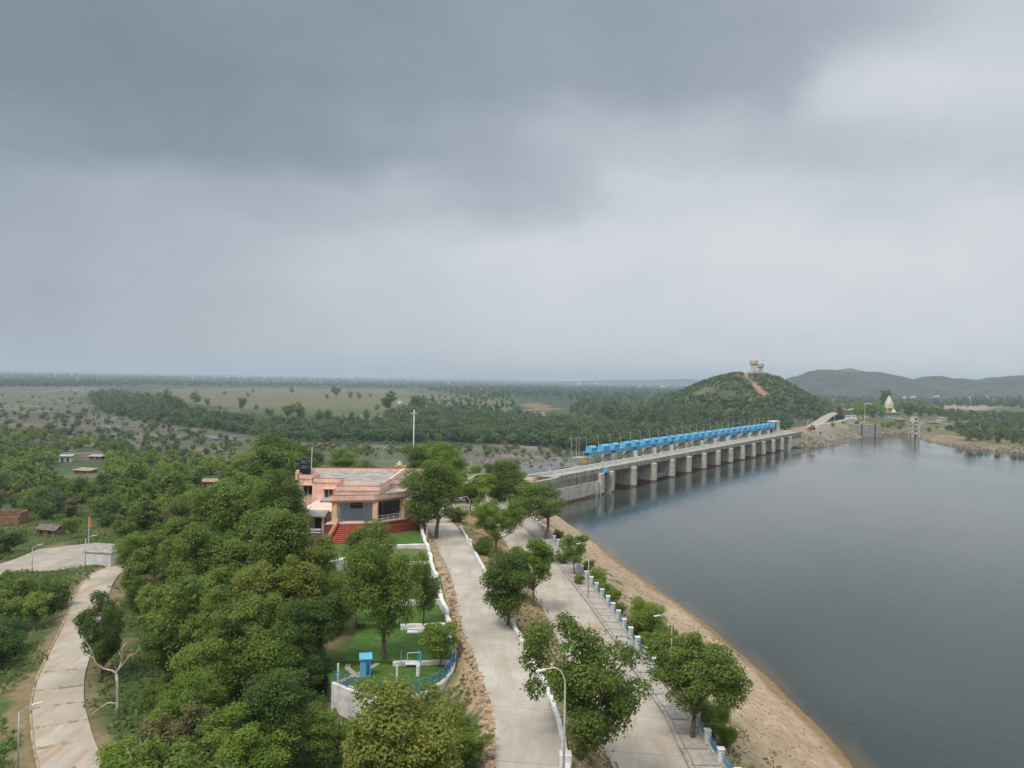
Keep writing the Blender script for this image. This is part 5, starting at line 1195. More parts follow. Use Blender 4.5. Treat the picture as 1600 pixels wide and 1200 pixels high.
def make_proto(shape, seed):
    key = (shape, seed)
    if key in PROTO: return PROTO[key]
    S = SHAPE[shape]; rs = np.random.RandomState(seed*17+len(shape)); Kc = S['K']
    subs = [(np.zeros(3), 1.)] if S['subs'] == 1 else [(np.array([rs.normal(0, .34)*S['R'], rs.normal(0, .34)*S['R'], rs.uniform(-.32, .42)*S['rz']]), rs.uniform(.48, .78)) for _ in range(S['subs']+1)]
    cand = []
    for _ in range(Kc*16):
        so, ss_ = subs[rs.randint(len(subs))]; v = rnd_dirs(1, rs)[0]; v[2] = v[2]*.95+.10
        cand.append(so+v*rs.uniform(.3, 1.0)**.55*np.array([S['R'], S['R'], S['rz']])*.86*ss_)
    cand = np.array(cand); cand[:, :2] /= np.maximum(1, np.hypot(cand[:, 0], cand[:, 1])/(np.percentile(np.hypot(cand[:, 0], cand[:, 1]), 90)))[:, None]; cand[:, 2] = np.clip(cand[:, 2], -.92*S['rz'], 1.05*S['rz'])
    rm_ = np.percentile(np.hypot(cand[:, 0], cand[:, 1]), 97); cand[:, :2] *= S['R']*.86/rm_; lo_, hi_ = np.percentile(cand[:, 2], [2, 98]); cand[:, 2] = (cand[:, 2]-lo_)/(hi_-lo_)*S['rz']*1.74-S['rz']*.90; kk_ = np.clip((cand[:, 2]+S['rz']*.9)/(S['rz']*.9), 0, 1); cand[:, :2] *= (.58+.42*kk_**.7)[:, None]
    if shape == 'tall': cand[:, :2] *= np.clip(1.15-.35*(cand[:, 2]/S['rz']), .5, 1.3)[:, None]
    ch = [cand[0]]; 
    for c in cand[1:]:
        if len(ch) >= Kc: break
        if min(np.linalg.norm((c-q)/np.array([1, 1, .8])) for q in ch) > S['R']*.19: ch.append(c)
    ch = np.array(ch); cr_ = rs.uniform(*S['cs'], len(ch))*S['R']
    ctr_ = ch+np.array([0, 0, S['zc']])
    def leaves(n, size, flat=.45):
        w_ = cr_**2; cnt = np.maximum((n*w_/w_.sum()).astype(int), 1); P_ = []; Nn = []; tn = []
        for c, r_, k in zip(ctr_, cr_, cnt):
            d_ = rnd_dirs(k, rs); up = rs.rand(k) < .45; d_[up, 2] = np.abs(d_[up, 2])
            rad = r_*rs.uniform(.25, 1.12, k)**.5
            p = c+d_*rad[:, None]*np.array([1, 1, .85])
            # ragged outline: some sprays reach out
            out = rs.rand(k) < .14; p[out] += d_[out]*r_*.55*rs.rand(out.sum())[:, None]
            P_.append(p); Nn.append(d_*.65+np.array([0, 0, .5])+rs.normal(size=(k, 3))*.45); tn.append(np.clip(rs.normal(.45, .20)+rs.normal(0, .16, k), 0, 1))
        p = np.concatenate(P_); nn_ = np.concatenate(Nn); nn_ /= np.linalg.norm(nn_, axis=1)[:, None]; tn = np.concatenate(tn); k = len(p)
        a_ = np.cross(nn_, rnd_dirs(k, rs)); a_ /= np.linalg.norm(a_, axis=1)[:, None]; b_ = np.cross(nn_, a_)
        s_ = size*rs.uniform(.6, 1.35, k)[:, None]
        V = np.stack([p-a_*s_*.62, p-b_*s_*.36-nn_*s_*.06, p+a_*s_*.62, p+b_*s_*.36-nn_*s_*.06], 1).reshape(-1, 3)
        return V, tn
    tm = MB(); Ht = S['H']; fk = Ht*S['fork']; st = S['stem']; ns = 1 if shape not in ('thorn',) else 3
    bend = rs.normal(0, .12, 2)
    order = rs.permutation(len(ctr_))[:S['limbs']]
    for j in range(ns):
        o_ = np.array([0., 0, 0]) if ns == 1 else np.array([math.cos(j*2.1)*.25, math.sin(j*2.1)*.25, 0])
        top = np.array([bend[0]*fk*.5, bend[1]*fk*.5, fk])+o_*2
        tm.tube([o_+[0, 0, -.6], o_+[0, 0, .15], o_*.5+top*.5+rs.normal(0, .05, 3), top], [st*1.5, st*1.15, st*.9, st*.8], 8)
        for q in order[j::ns]:
            c = ctr_[q]; mid_ = top*.45+c*.55+np.array([0, 0, -.35])+rs.normal(0, .22, 3); L_ = np.linalg.norm(c-top)
            c = c+(c-top)*(.22 if (q % 3 == 0 and shape in ('loose', 'thorn')) else 0.)
            tm.tube([top-[0, 0, .15], top*.75+mid_*.25+[0, 0, .05], mid_, c], [st*.62, st*.45, st*.28, st*.08], 5)
    PROTO[key] = dict(leaves=leaves, trunk=tm, cache={}, S=S)
    return PROTO[key]
LOD = {'A': (22000, .17), 'B': (6500, .29), 'C': (1500, .52), 'D': (260, 1.05), 'E': (56, 2.1)}
def crown_mesh(shape, seed, lod, mk_):
    p = make_proto(shape, seed); k = (lod, mk_)
    if k not in p['cache']:
        n, s_ = LOD[lod]
        if shape == 'young': n = int(n*.35); s_ *= .8
        if shape == 'airy': n = int(n*.42)
        if shape == 'thorn': s_ *= .85
        if ('g', lod) not in p['cache']: p['cache'][('g', lod)] = p['leaves'](n, s_)
        V, tn = p['cache'][('g', lod)]
        p['cache'][k] = quadmesh('crown', V, len(tn), LM[mk_], tn)
    return p['cache'][k]
def trunk_mesh(shape, seed, mk_):
    p = make_proto(shape, seed); k = ('trunk', mk_)
    if k not in p['cache']:
        o = mk('trunk', p['trunk'].v, p['trunk'].f, K[mk_], smooth=True); me = o.data; bpy.data.objects.remove(o); p['cache'][k] = me
    return p['cache'][k]
TREES = []      # dict(name, shape, seed, mat, x, y, z, sx, sz, rz, lod, label, group, bark)
def W2S(x, y, z):
    a, b = proj(np.float64(x), np.float64(y), np.float64(z)); return float(a), float(b)
def spec(cx, cy, wpx, shape, mk_, label, name='leafy_tree', lod='A', base=None, hr=1.0, seed=None, bark='bark', cat='tree', zadd=0, frac=.62):
    S = SHAPE[shape]; Ht = 7.
    if base is not None:
        p = T(*base) if zadd == 0 else np.array([*P(*base, zadd)[:2], zadd])
        wd = wpx/1200.*p[1]; sx = wd/(2*S['R']); ztop = 40-(cy-(592+.0183*(cx-800)))/1200.*p[1]; Ht = (ztop-p[2]); sz = Ht/S['H']
    else:
        for _ in range(5):
            p = T(cx, cy, Ht*frac); wd = wpx/1200.*p[1]; sx = wd/(2*S['R']); Ht = sx*S['H']*hr
        sz = Ht/S['H']
    sx *= 1.16
    TREES.append(dict(name=name, shape=shape, seed=seed if seed is not None else RS.randint(6), mat=mk_, x=p[0], y=p[1], z=p[2], sx=sx, sz=sz, rz=RS.rand()*6.28, lod=lod, label=label, cat=cat, bark=bark, spec=True))
rs0 = np.random.RandomState(21)
# hand placed trees that the photograph singles out (crown centre pixel and width, or foot pixel and crown top)
spec(862,752,108,'airy','neem','airy round tree with a visible reddish trunk on the lakeside footpath at the dam', base=(852,842), zadd=10.1, seed=2)
spec(895,835,36,'young','neem','slim young tree growing on the footpath beside a street lamp', base=(898,897), zadd=10.1, seed=1)
spec(800,862,88,'neem','dark','dense dark tree leaning over the upper road kerb between the two roads', base=(793,985), zadd=12.4, seed=1)
spec(838,845,74,'loose','bright','lighter green tree close behind the dense dark tree between the roads', base=(832,945), zadd=11.2, seed=2)
spec(912,976,168,'loose','neem','broad spreading tree with brown trunk on the slope between the two roads', base=(912,1205), zadd=11.0, seed=1, bark='bark')
spec(1078,992,150,'loose','neem','big leaning tree rising through the footpath beside the railing', base=(1082,1152), zadd=10.1, seed=3)
spec(612,1158,200,'loose','yellow','large yellow green tree below the curved white garden wall', hr=1.1, seed=2)
spec(730,1160,76,'loose','neem','dark bushy tree at the verge of the upper road beside the big yellow green tree', hr=.9, seed=3)
spec(590,844,104,'neem','neem','big round tree with a whitish trunk in the middle of the terraced garden', base=(600,1028), zadd=11.3, seed=3)
TREES[-1]['sz'] *= 1.0
spec(583,862,84,'neem','neem','round tree in front of the red steps of the pink house', hr=1.0, seed=0)
spec(533,930,70,'neem','neem','round tree filling the gap between the garden tree and the shaded grove', hr=1.0, seed=2)
spec(674,872,44,'neem','neem','small round tree leaning over the crooked garden wall', base=(661,975), zadd=11.8, seed=0, hr=.8)
spec(686,1000,50,'young','bright','bright green sapling beside the curved end of the garden wall', hr=.9, seed=3)
spec(683,769,96,'neem','neem','large round tree at the corner of the pink house beside the upper road', hr=1.0, seed=1)
spec(708,738,70,'neem','bright','bright crown rising behind the large round tree by the pink house')
spec(655,692,84,'neem','neem','tree crown just below the tall white light mast', base=(655,775), zadd=9.8)
spec(735,758,70,'loose','bright','light green tree over the small blue canopy at the plaza')
spec(775,812,72,'loose','bright','bright round tree between the cream street lamp and the lower road', hr=1.1)
spec(797,752,66,'neem','neem','dark round tree nearest the start of the dam deck')
spec(812,762,50,'neem','neem','mid green tree between the dam start and the airy footpath tree')
spec(770,742,40,'neem','dark','small dark tree next to the river pool behind the parked cars')
spec(760,850,40,'thorn','neem','low bush under the bright round tree on the slope between the roads', name='bush', cat='bush')
spec(713,800,36,'thorn','neem','low dark bush under the cream street lamp at the top of the slope', name='bush', cat='bush')
for (cx, cy, w_, mt_, lb) in ((940,914,22,'bright','small bright bush against the railing near the slim young tree'),(957,931,24,'bright','second small bright bush outside the railing, before the larger bushes'),(1000,962,74,'bright','broad bright bush outside the lakeside railing'),(1040,1008,62,'neem','rounded bush between the broad bright bush and the leaning footpath tree'),(1022,985,44,'neem','middle bush behind the street lamp on the sandy bank'),
     (1122,1118,56,'bright','tall bright bush outside the railing below the leaning footpath tree'),(1131,1150,40,'bright','lower bright bush hugging the railing posts'),(880,872,22,'neem','tiny shrub by the railing under the slim young tree'),(905,905,20,'bright','tiny bright shrub between two railing posts')):
    spec(cx, cy, w_, 'thorn', mt_, lb, name='bush', cat='bush', lod='A' if w_ > 35 else 'B', frac=.5, hr=1.25)
for k_ in range(13):
    y_ = [52.5,58,66,71,88,94,101,108,116,123,131,139,148][k_]; bx = at_y(rail, y_)+1.2+rs0.rand()*.8; px_, py_ = W2S(bx, y_, 10.2)
    spec(px_, py_, (rs0.uniform(1.6, 3.0))*1200/y_, 'thorn', 'bright' if k_ % 3 else 'neem', 'leafy bush outside the lakeside railing, one of the ragged row along it', name='bush', cat='bush', lod='B', frac=.5, hr=1.1)
# trees of the grove west of the garden (crown centres)
for (cx, cy, w_, sh_, mt_, lb) in (

 (447,790,102,'neem','neem','broad round tree covering the river side wall of the pink house'),(375,800,120,'loose','neem','wide tree in the middle of the grove west of the pink house'),(318,820,95,'loose','dry','dull brownish green tree at the open edge of the grove'),
 (440,852,122,'neem','neem','round crowned tree in front of the porch of the pink house'),(350,880,120,'neem','neem','mid green tree with rounded clumps in the heart of the grove'),(480,890,90,'neem','yellow','yellow tinged tree beside the house lawn'),
 (440,925,120,'loose','yellow','yellow green sprawling tree by the rubble wall'),(270,850,95,'loose','neem','loose tree toward the paved yard'),(210,860,52,'neem','bright','bright green round tree next to the white block at the yard'),
 (300,930,110,'loose','neem','large soft crowned tree beyond the bare dead tree'),(238,945,46,'young','bright','slender bright green tree catching light in the grove'),(380,965,110,'loose','neem','loose green tree with grey twigs in the grove'),
(480,975,95,'neem','dark','dark shaded tree beside the garden path'),(430,1010,120,'neem','neem','round dense tree between the garden fence and the grove'),
 (270,1010,90,'loose','neem','leafy tree behind the bare dead tree'),(340,1050,110,'neem','neem','round tree on the slope below the grove'),(440,1100,130,'neem','dark','large dark tree below the corner of the garden fence'),
 (490,1040,60,'neem','dark','dark tree against the blue garden fence corner'),(300,1110,110,'loose','bright','bright spreading tree at the foot of the slope'),(215,1180,110,'thorn','bright','low feathery bright bush at the road side near the bottom'),
 (390,1170,130,'loose','bright','bright leafy tree at the foot of the grove beside the dark one'),(500,1150,80,'neem','neem','tree squeezed between the dark tree and the big yellow green tree'),(560,1190,90,'loose','neem','tree below the big yellow green tree'),(160,1010,40,'young','dark','thin shadowy tree at the bend by the bare dead tree')):
    spec(cx, cy, w_, sh_, mt_, lb, lod='A')
for (cx, cy, w_, sh_, mt_, lb, bp_, z_) in ((430,683,120,'neem','neem','tall round tree behind the black roof tanks, at the grove edge',(430,790),7.5),(470,692,62,'neem','dark','dark tree directly behind the black roof tanks',(470,778),8.),(372,712,90,'neem','neem','round tree on the river side of the tall grove tree',(372,790),6.)
    ,(166,928,74,'loose','dark','thin dark tree overhanging the bend of the winding road',(158,1064),5.),(540,705,60,'neem','bright','light green tree crown behind the roof of the pink house',(540,765),9.5),(575,722,50,'neem','neem','low crown behind the flat roof next to the curved lamp',(575,765),10.5)):
    spec(cx, cy, w_, sh_, mt_, lb, base=bp_, zadd=z_)
# keep-clear screen areas used when planting the wild growth, so that surveyed things stay in sight
CLEAR = [np.array(q, float) for q in (
 [(483,695),(660,700),(672,830),(700,870),(720,1060),(650,1110),(520,1100),(500,1060),(520,900),(486,840)],
 [(28,1210),(38,1100),(75,1030),(120,975),(135,980),(150,985),(140,1040),(150,1120),(200,1210)],
 [(128,935),(140,905),(190,875),(200,890),(170,920),(165,945)],
 [(-60,930),(0,890),(20,890),(180,895),(200,870),(185,840),(125,790),(125,845),(60,848),(0,880),(-60,880)],
 [(130,1050),(150,990),(220,990),(225,1060),(200,1130),(140,1140)],
 [(655,800),(900,800),(1200,1210),(740,1210)], [(640,690),(905,690),(905,760),(830,790),(700,790),(640,700)],
 [(88,706),(160,706),(160,745),(88,745)], [(-10,795),(24,795),(24,825),(-10,825)], [(60,815),(100,815),(100,840),(60,840)], [(310,745),(350,745),(350,765),(310,765)])]
def cleared(x, y, z, H_, rad):
    cx, cy = W2S(x, y, z+H_*.6); r_ = rad*1200/y*.7; top = W2S(x, y, z+H_)[1]; b_ = W2S(x, y, z)[1]
    xs = np.array([cx, cx-r_, cx+r_, cx, cx]); ys_ = np.array([cy, cy, cy, top, b_])
    return any(inpoly(xs, ys_, q).any() for q in CLEAR)
def pois(x0, x1, y0, y1, rad, n, ok, rs):
    pts = []; g_ = {}
    cs = rad/1.5
    for _ in range(n):
        x, y = rs.uniform(x0, x1), rs.uniform(y0, y1)
        i, j = int(x//cs), int(y//cs)
        if any((x-a)**2+(y-b)**2 < rad*rad for di in (-2,-1,0,1,2) for dj in (-2,-1,0,1,2) for a, b in g_.get((i+di, j+dj), ())): continue
        if ok(x, y): pts.append((x, y)); g_.setdefault((i, j), []).append((x, y))
    return pts
rs = np.random.RandomState(5)
OPEN_ = [L2(q, 2) for q in ([(-80,850),(0,835),(60,832),(130,845),(60,860),(-80,905)], [(-60,1100),(20,1090),(40,1130),(20,1230),(-60,1230)])]
def okleft(x, y):
    if y < 45 or x > -19-0.0*y: return False
    px, py = W2S(x, y, 5)
    if px < -60: return False
    if x > at_y(road1l, y)-3: return False
    if -42 < x < -14 and 117 < y < 160: return False
    return True
P1 = pois(-190, -8, 45, 255, 4.3, 9000, okleft, rs)
lrd = dist(np.array([p[0] for p in P1]), np.array([p[1] for p in P1]), leftroad)
for (x, y), ld in zip(P1, lrd):
    if ld < 5.2 or inpoly(np.array([x]), np.array([y]), PAD)[0] or any(inpoly(np.array([x]), np.array([y]), q)[0] for q in OPEN_): continue
    z = ground_z(x, y); px, py = W2S(x, y, z+3)
    grove = (px > 215+(py-700)*.0 and py > 740) or (px > 380)
    u_ = rs.rand()
    if grove: shape, mt_, s_ = ('neem', 'neem', rs.uniform(.6, 1.3)) if u_ < .38 else ('loose', 'neem', rs.uniform(.6, 1.3)) if u_ < .65 else ('loose', 'dry', .85) if u_ < .73 else ('neem', 'dark', rs.uniform(.7, 1.0)) if u_ < .88 else ('loose', 'bright', .85)
    elif u_ < .55: shape, mt_, s_ = 'thorn', ['thorn', 'neem', 'thorn', 'dark'][rs.randint(4)], rs.uniform(.65, 1.15)
    elif u_ < .80: shape, mt_, s_ = 'loose', ['neem', 'bright', 'dry'][rs.randint(3)], rs.uniform(.5, .8)
    elif u_ < .92: shape, mt_, s_ = 'neem', ['neem', 'dark'][rs.randint(2)], rs.uniform(.5, .8)
    else: shape, mt_, s_ = 'thorn', ['dry', 'bright'][rs.randint(2)], rs.uniform(.5, .9)
    S = SHAPE[shape]
    if any(math.hypot(x-t_['x'], y-t_['y']) < 3.0 for t_ in TREES if t_.get('spec')): continue
    if cleared(x, y, z, S['H']*s_, S['R']*s_):
        s_ *= .45; shape = 'thorn'; S = SHAPE[shape]
        if cleared(x, y, z, S['H']*s_, S['R']*s_): continue
    TREES.append(dict(name='thorn_bush' if shape == 'thorn' else 'leafy_tree', shape=shape, seed=rs.randint(6), mat=mt_, x=x, y=y, z=z, sx=s_, sz=s_*rs.uniform(.85, 1.15), rz=rs.rand()*6.28, lod='B' if y < 150 else 'C', bark='bark_p' if rs.rand() < .3 else 'bark', cat='bush' if shape == 'thorn' else 'tree'))
CLEAR += [np.array(q, float) for q in ([(92,712),(116,712),(116,728),(92,728)],[(138,712),(160,712),(160,722),(138,722)])]
def zonefill(poly, n, kinds, z=-4, mind=.5, yl=None):
    poly = np.array(poly, float); x0, y0 = poly.min(0); x1, y1 = poly.max(0); got = []; 
    for _ in range(n*6):
        if len(got) >= n: break
        px, py = rs.uniform(x0, x1), rs.uniform(y0, y1)
        if not inpoly(np.array([px]), np.array([py]), poly)[0]: continue
        kd = kinds[rs.randint(len(kinds))]; shape, mt_, lo, hi = kd; S = SHAPE[shape]; s_ = rs.uniform(lo, hi)
        q = P(px, py, z)
        if q[1] > 12000 or q[1] < 0: continue
        w_ = 2*S['R']*s_*1200/q[1]
        if any(abs(a-px) < w_*mind and abs(b-py) < w_*mind*.35 for a, b in got[-400:]): continue
        if z == -3 and cleared(q[0], q[1], z, S['H']*s_, S['R']*s_*.6): continue
        got.append((px, py)); farp = (z == -4 and q[1] > 430 and dam_st(q[0], q[1])[1] < -90); zz = -4. if farp else ground_z(q[0], q[1])
        if not farp and inpoly(np.array([q[0]]), np.array([q[1]]), WATER)[0]: continue
        if abs(zz-z) > .6:
            q = T(px, py); zz = q[2]
        if zz < -6: continue
        TREES.append(dict(name='thorn_bush' if shape == 'thorn' else 'slender_tree' if shape == 'tall' else 'leafy_tree', shape=shape, seed=rs.randint(6), mat=mt_, x=q[0], y=q[1], z=zz, sx=s_, sz=s_*rs.uniform(.85, 1.15), rz=rs.rand()*6.28, lod='C' if w_ > 26 else 'D' if w_ > 7.5 else 'E', bark='bark_p' if shape == 'tall' else 'bark', cat='bush' if shape == 'thorn' else 'tree'))
TH = [('thorn','thorn',1.2,2.0),('thorn','far',1.1,1.9),('thorn','thorn',1.,1.7),('thorn','dark',1.,1.6),('thorn','far',1.,1.7)]
MX = [('neem','dark',.8,1.3),('neem','far',.8,1.3),('loose','dark',.8,1.2),('thorn','far',.9,1.4)]
TL = [('tall','euca',.95,1.4),('tall','far',.8,1.2),('neem','far',1.2,1.9),('tall','dark',.8,1.3),('neem','dark',1.2,1.9),('tall','neem',.9,1.3)]
FR = [('neem','far',1.0,1.8),('neem','dark',.9,1.6),('loose','far',1.0,1.7),('tall','far',.8,1.1)]
zonefill([(-80,672),(60,680),(130,697),(250,720),(380,724),(450,742),(440,775),(300,770),(-80,770)], 560, [('thorn','thorn',.7,1.3),('thorn','neem',.6,1.1),('loose','neem',.5,.9),('thorn','dry',.5,.9),('neem','bright',.4,.7)], z=-3, mind=.28)
zonefill([(600,652),(640,648),(700,640),(840,660),(1000,665),(1120,668),(1200,660),(1230,672),(1100,690),(980,700),(905,705),(860,698),(760,692),(640,692),(560,690),(540,680),(620,676),(640,668)], 1300, TH+TH+[('loose','dark',.8,1.2)], mind=.24)
zonefill([(640,636),(700,632),(815,648),(880,660),(960,668),(700,668),(640,660),(600,655)], 130, TH+MX)
zonefill([(890,648),(920,640),(1030,640),(1250,640),(1262,662),(1150,672),(1060,676),(960,668),(895,662)], 260, TL, mind=.22)
zonefill([(700,612),(1000,612),(1080,618),(1240,632),(1240,645),(1050,642),(900,640),(905,630),(860,622),(800,626),(700,624)], 800, MX+TL, mind=.2)
zonefill([(660,622),(815,630),(812,648),(700,640),(650,640)], 70, MX)
zonefill([(130,618),(180,612),(240,620),(280,632),(290,645),(370,660),(390,678),(330,672),(230,660),(160,645)], 480, TH[1:]+MX, mind=.22)
zonefill([(290,645),(470,664),(560,672),(560,690),(430,690),(370,676)], 150, TH, mind=.35)
zonefill([(0,640),(130,640),(260,668),(330,680),(150,666),(0,655)], 34, [('thorn','thorn',.4,.9)])
zonefill([(380,690),(640,695),(760,692),(700,705),(560,712),(420,712)], 40, [('thorn','neem',.3,.8),('thorn','dry',.4,.8)])
zonefill([(660,700),(890,700),(900,730),(760,742),(660,730)], 30, [('thorn','neem',.2,.5),('thorn','dry',.2,.5)])
zonefill([(420,672),(640,656),(660,668),(560,684)], 30, TH)
zonefill([(-120,586),(0,586),(1120,600),(1120,614),(900,614),(640,607),(420,605),(240,603),(160,605),(100,606),(-120,606)], 5200, FR, mind=.08)
zonefill([(-120,580.5),(0,580.5),(1120,598),(1120,603),(0,590),(-120,590)], 1300, [('neem','far',1.6,2.6),('loose','far',1.6,2.4)], mind=.1)
zonefill([(640,607),(1100,610),(1100,622),(900,622),(700,616)], 700, FR, mind=.2)
zonefill([(-60,612),(130,604),(150,630),(260,668),(380,690),(378,716),(240,716),(60,690),(-60,668)], 420, [('thorn','dark',.35,.8),('thorn','thorn',.4,.9),('thorn','dry',.3,.7),('thorn','far',.4,1.)], mind=.2)
zonefill([(380,690),(640,692),(890,704),(905,712),(700,716),(420,712)], 160, [('thorn','dark',.3,.7),('thorn','thorn',.4,.8),('thorn','dry',.3,.6)], mind=.3)
zonefill([(1290,628),(1385,628),(1440,638),(1425,652),(1300,646)], 80, [('neem','dark',1.1,1.9),('neem','neem',1.1,1.9),('loose','dark',1.,1.6)], z=5, mind=.2)
# lone field trees
for (a, b, w_, k_) in ((470,662,27,'neem'),(395,616,8,'neem'),(350,620,8,'neem'),(388,622,8,'neem'),(376,642,18,'neem'),(325,637,13,'neem'),(306,633,18,'neem'),(262,640,26,'neem'),(276,644,20,'neem'),(243,634,12,'neem'),(343,642,8,'dry'),(393,658,12,'neem'),(422,655,15,'neem'),(450,656,22,'neem'),(497,664,20,'neem'),(512,662,18,'dark'),(524,660,10,'neem'),(536,663,14,'neem'),(549,662,16,'neem'),(558,661,12,'neem'),(574,659,16,'neem'),(540,674,14,'neem'),(607,645,28,'dark'),(645,646,24,'neem'),(632,645,12,'neem'),(510,626,9,'dark'),(525,622,16,'dark'),(548,626,14,'neem'),(560,626,12,'neem'),(578,622,6,'neem'),(455,616,10,'dark'),(462,664,12,'thorn'),(660,644,20,'neem'),(590,645,12,'neem'),(400,644,10,'thorn'),(600,666,10,'neem')):
    q = P(a, b, -4); s_ = w_*q[1]/1200/7.2; TREES.append(dict(name='leafy_tree', shape='neem', seed=rs.randint(6), mat=k_, x=q[0], y=q[1], z=-4, sx=s_, sz=s_*.95, rz=rs.rand()*6, lod='C' if w_ > 14 else 'D', bark='bark', cat='tree', lone=True))
for a_, b_, w_ in ((1300,664,9),(1318,661,7),(1338,662,10),(1281,676,6),(1290,655,14),(1310,650,16),(1325,648,14),(1345,650,15),(1276,650,14),(1262,655,12),(1378,664,9),(1405,668,8),(1370,668,7),(1450,672,9),(1465,668,7)):
    q = T(a_, b_+2); s_ = w_*q[1]/1200/7.2; TREES.append(dict(name='leafy_tree' if w_ > 11 else 'thorn_bush', shape='neem' if w_ > 11 else 'thorn', seed=rs.randint(6), mat=['dark','neem','dry'][rs.randint(3)], x=q[0], y=q[1], z=q[2], sx=s_, sz=s_, rz=1., lod='D', bark='bark', cat='tree' if w_ > 11 else 'bush', lone=True))
# right bank growth
RBK = [('thorn','neem',.8,1.3),('thorn','thorn',.8,1.4),('neem','neem',.8,1.3),('thorn','dry',.8,1.2),('neem','dark',.8,1.2)]
zonefill([(1478,672),(1500,666),(1610,664),(1700,668),(1700,700),(1610,698),(1560,694),(1510,690)], 170, [('thorn','thorn',.9,1.5),('thorn','far',.9,1.5),('thorn','dry',.9,1.4),('thorn','dark',.8,1.2)], z=3)
zonefill([(1440,642),(1560,648),(1700,655),(1700,668),(1560,664),(1480,660)], 240, [('thorn','dark',.9,1.5),('thorn','thorn',1.,1.6),('thorn','far',.9,1.3)], z=3)
zonefill([(1300,634),(1380,632),(1388,656),(1340,657),(1320,640)], 60, [('neem','neem',1.2,2.0),('neem','dark',1.2,2.),('loose','bright',1.,1.5)], z=7)
zonefill([(1378,640),(1440,640),(1470,650),(1440,658),(1400,640)], 44, [('neem','dark',1.1,1.9),('neem','neem',1.1,1.8)], z=4)
zonefill([(1360,662),(1425,662),(1425,672),(1362,672)], 20, [('thorn','neem',.5,.9),('thorn','bright',.4,.8)], z=5)
zonefill([(1240,614),(1420,618),(1700,626),(1700,640),(1480,636),(1300,632),(1240,625)], 1100, FR+MX, z=2, mind=.2)
zonefill([(1255,640),(1290,640),(1300,650),(1270,664),(1235,664)], 36, [('neem','neem',.9,1.3),('neem','dark',.9,1.3),('tall','euca',.6,.9)], z=3)
for a, b, w_ in ((1417,658,22),(1378,636,26),(1311,655,17),(1389,655,14)):
    q = P(a, b, 5); s_ = w_*q[1]/1200/7.2; TREES.append(dict(name='leafy_tree', shape='neem', seed=rs.randint(6), mat='dark', x=q[0], y=q[1], z=ground_z(q[0], q[1]), sx=s_, sz=s_*1.1, rz=1., lod='D', bark='bark', cat='tree'))

# who becomes an individual: the ones that show largest, by kind
LIM = {'leafy_tree': 290, 'thorn_bush': 285, 'slender_tree': 120, 'bush': 100}
for t_ in TREES: t_['px'] = 2*SHAPE[t_['shape']]['R']*t_['sx']*1200/t_['y']
indiv = []; mass = []
for kd, lm in LIM.items():
    l = sorted([t_ for t_ in TREES if t_['name'] == kd], key=lambda t_: -(t_['px']+(1000 if t_.get('spec') else 0)+(9 if t_.get('lone') else 0)))
    indiv += l[:lm]; mass += l[lm:]
MARK = [('the pink house', -30, 140), ('the terraced garden', -18, 95), ('the paved yard', -80, 145), ('the road bend', -62, 118), ('the bare dead tree', -44, 86), ('the humped road', -50, 70), ('the white shed', *T(102,722)[:2]),
        ('the brick ruin', *T(10,822)[:2]), ('the tiled hut', *T(80,835)[:2]), ('the thatch brown hut', *T(328,760)[:2]), ('the river mud flats', -250, 480), ('the river gravel bed', -10, 400), ('the blue hoist bridge', 60, 340), ('the dam middle', 110, 420), ('the pale farm building', 25, 900), ('the brown fields', 60, 1000),
        ('the hill foot', 250, 760), ('the red tractor', 190, 540), ('the temple', 388, 790), ('the blue shed', 371, 780), ('the intake frame', 321, 611), ('the open fields', -330, 900), ('the tiny white house', -130, 1200), ('the river pool', 15, 380), ('the light mast', mast.location.x, mast.location.y), ('the sandy far shore', 330, 500), ('the parked cars', -8, 200), ('the low broken shed', *T(148,718)[:2])]
MC = {'neem':'mid green','bright':'bright green','yellow':'yellow green','dark':'dark green','thorn':'cool green','dry':'brownish','euca':'grey green','far':'dull green'}
used_l = {}
def autolabel(t_):
    S = SHAPE[t_['shape']]; w_ = 2*S['R']*t_['sx']
    sz_ = 'small' if w_ < 4.2 else 'broad' if w_ > 9 else 'tall' if t_['shape'] == 'tall' else 'middling'
    best = min(MARK, key=lambda m_: math.hypot(m_[1]-t_['x'], (m_[2]-t_['y'])*.8)); dx, dy = t_['x']-best[1], t_['y']-best[2]; d_ = math.hypot(dx, dy)/max(w_, 1)
    rel = ('beyond' if dy > 0 else 'before') if abs(dy) > abs(dx) else ('lakeward of' if dx > 0 else 'riverward of')
    dw = 'just' if d_ < 1.6 else 'a little' if d_ < 4 else 'well' if d_ < 9 else 'far'
    kd = {'thorn_bush':'thorny bush','leafy_tree':'tree','slender_tree':'slender tree','bush':'bush'}[t_['name']]
    return f"{sz_} {MC[t_['mat']]} {kd} {dw} {rel} {best[0]}", t_['cat']
autos = []
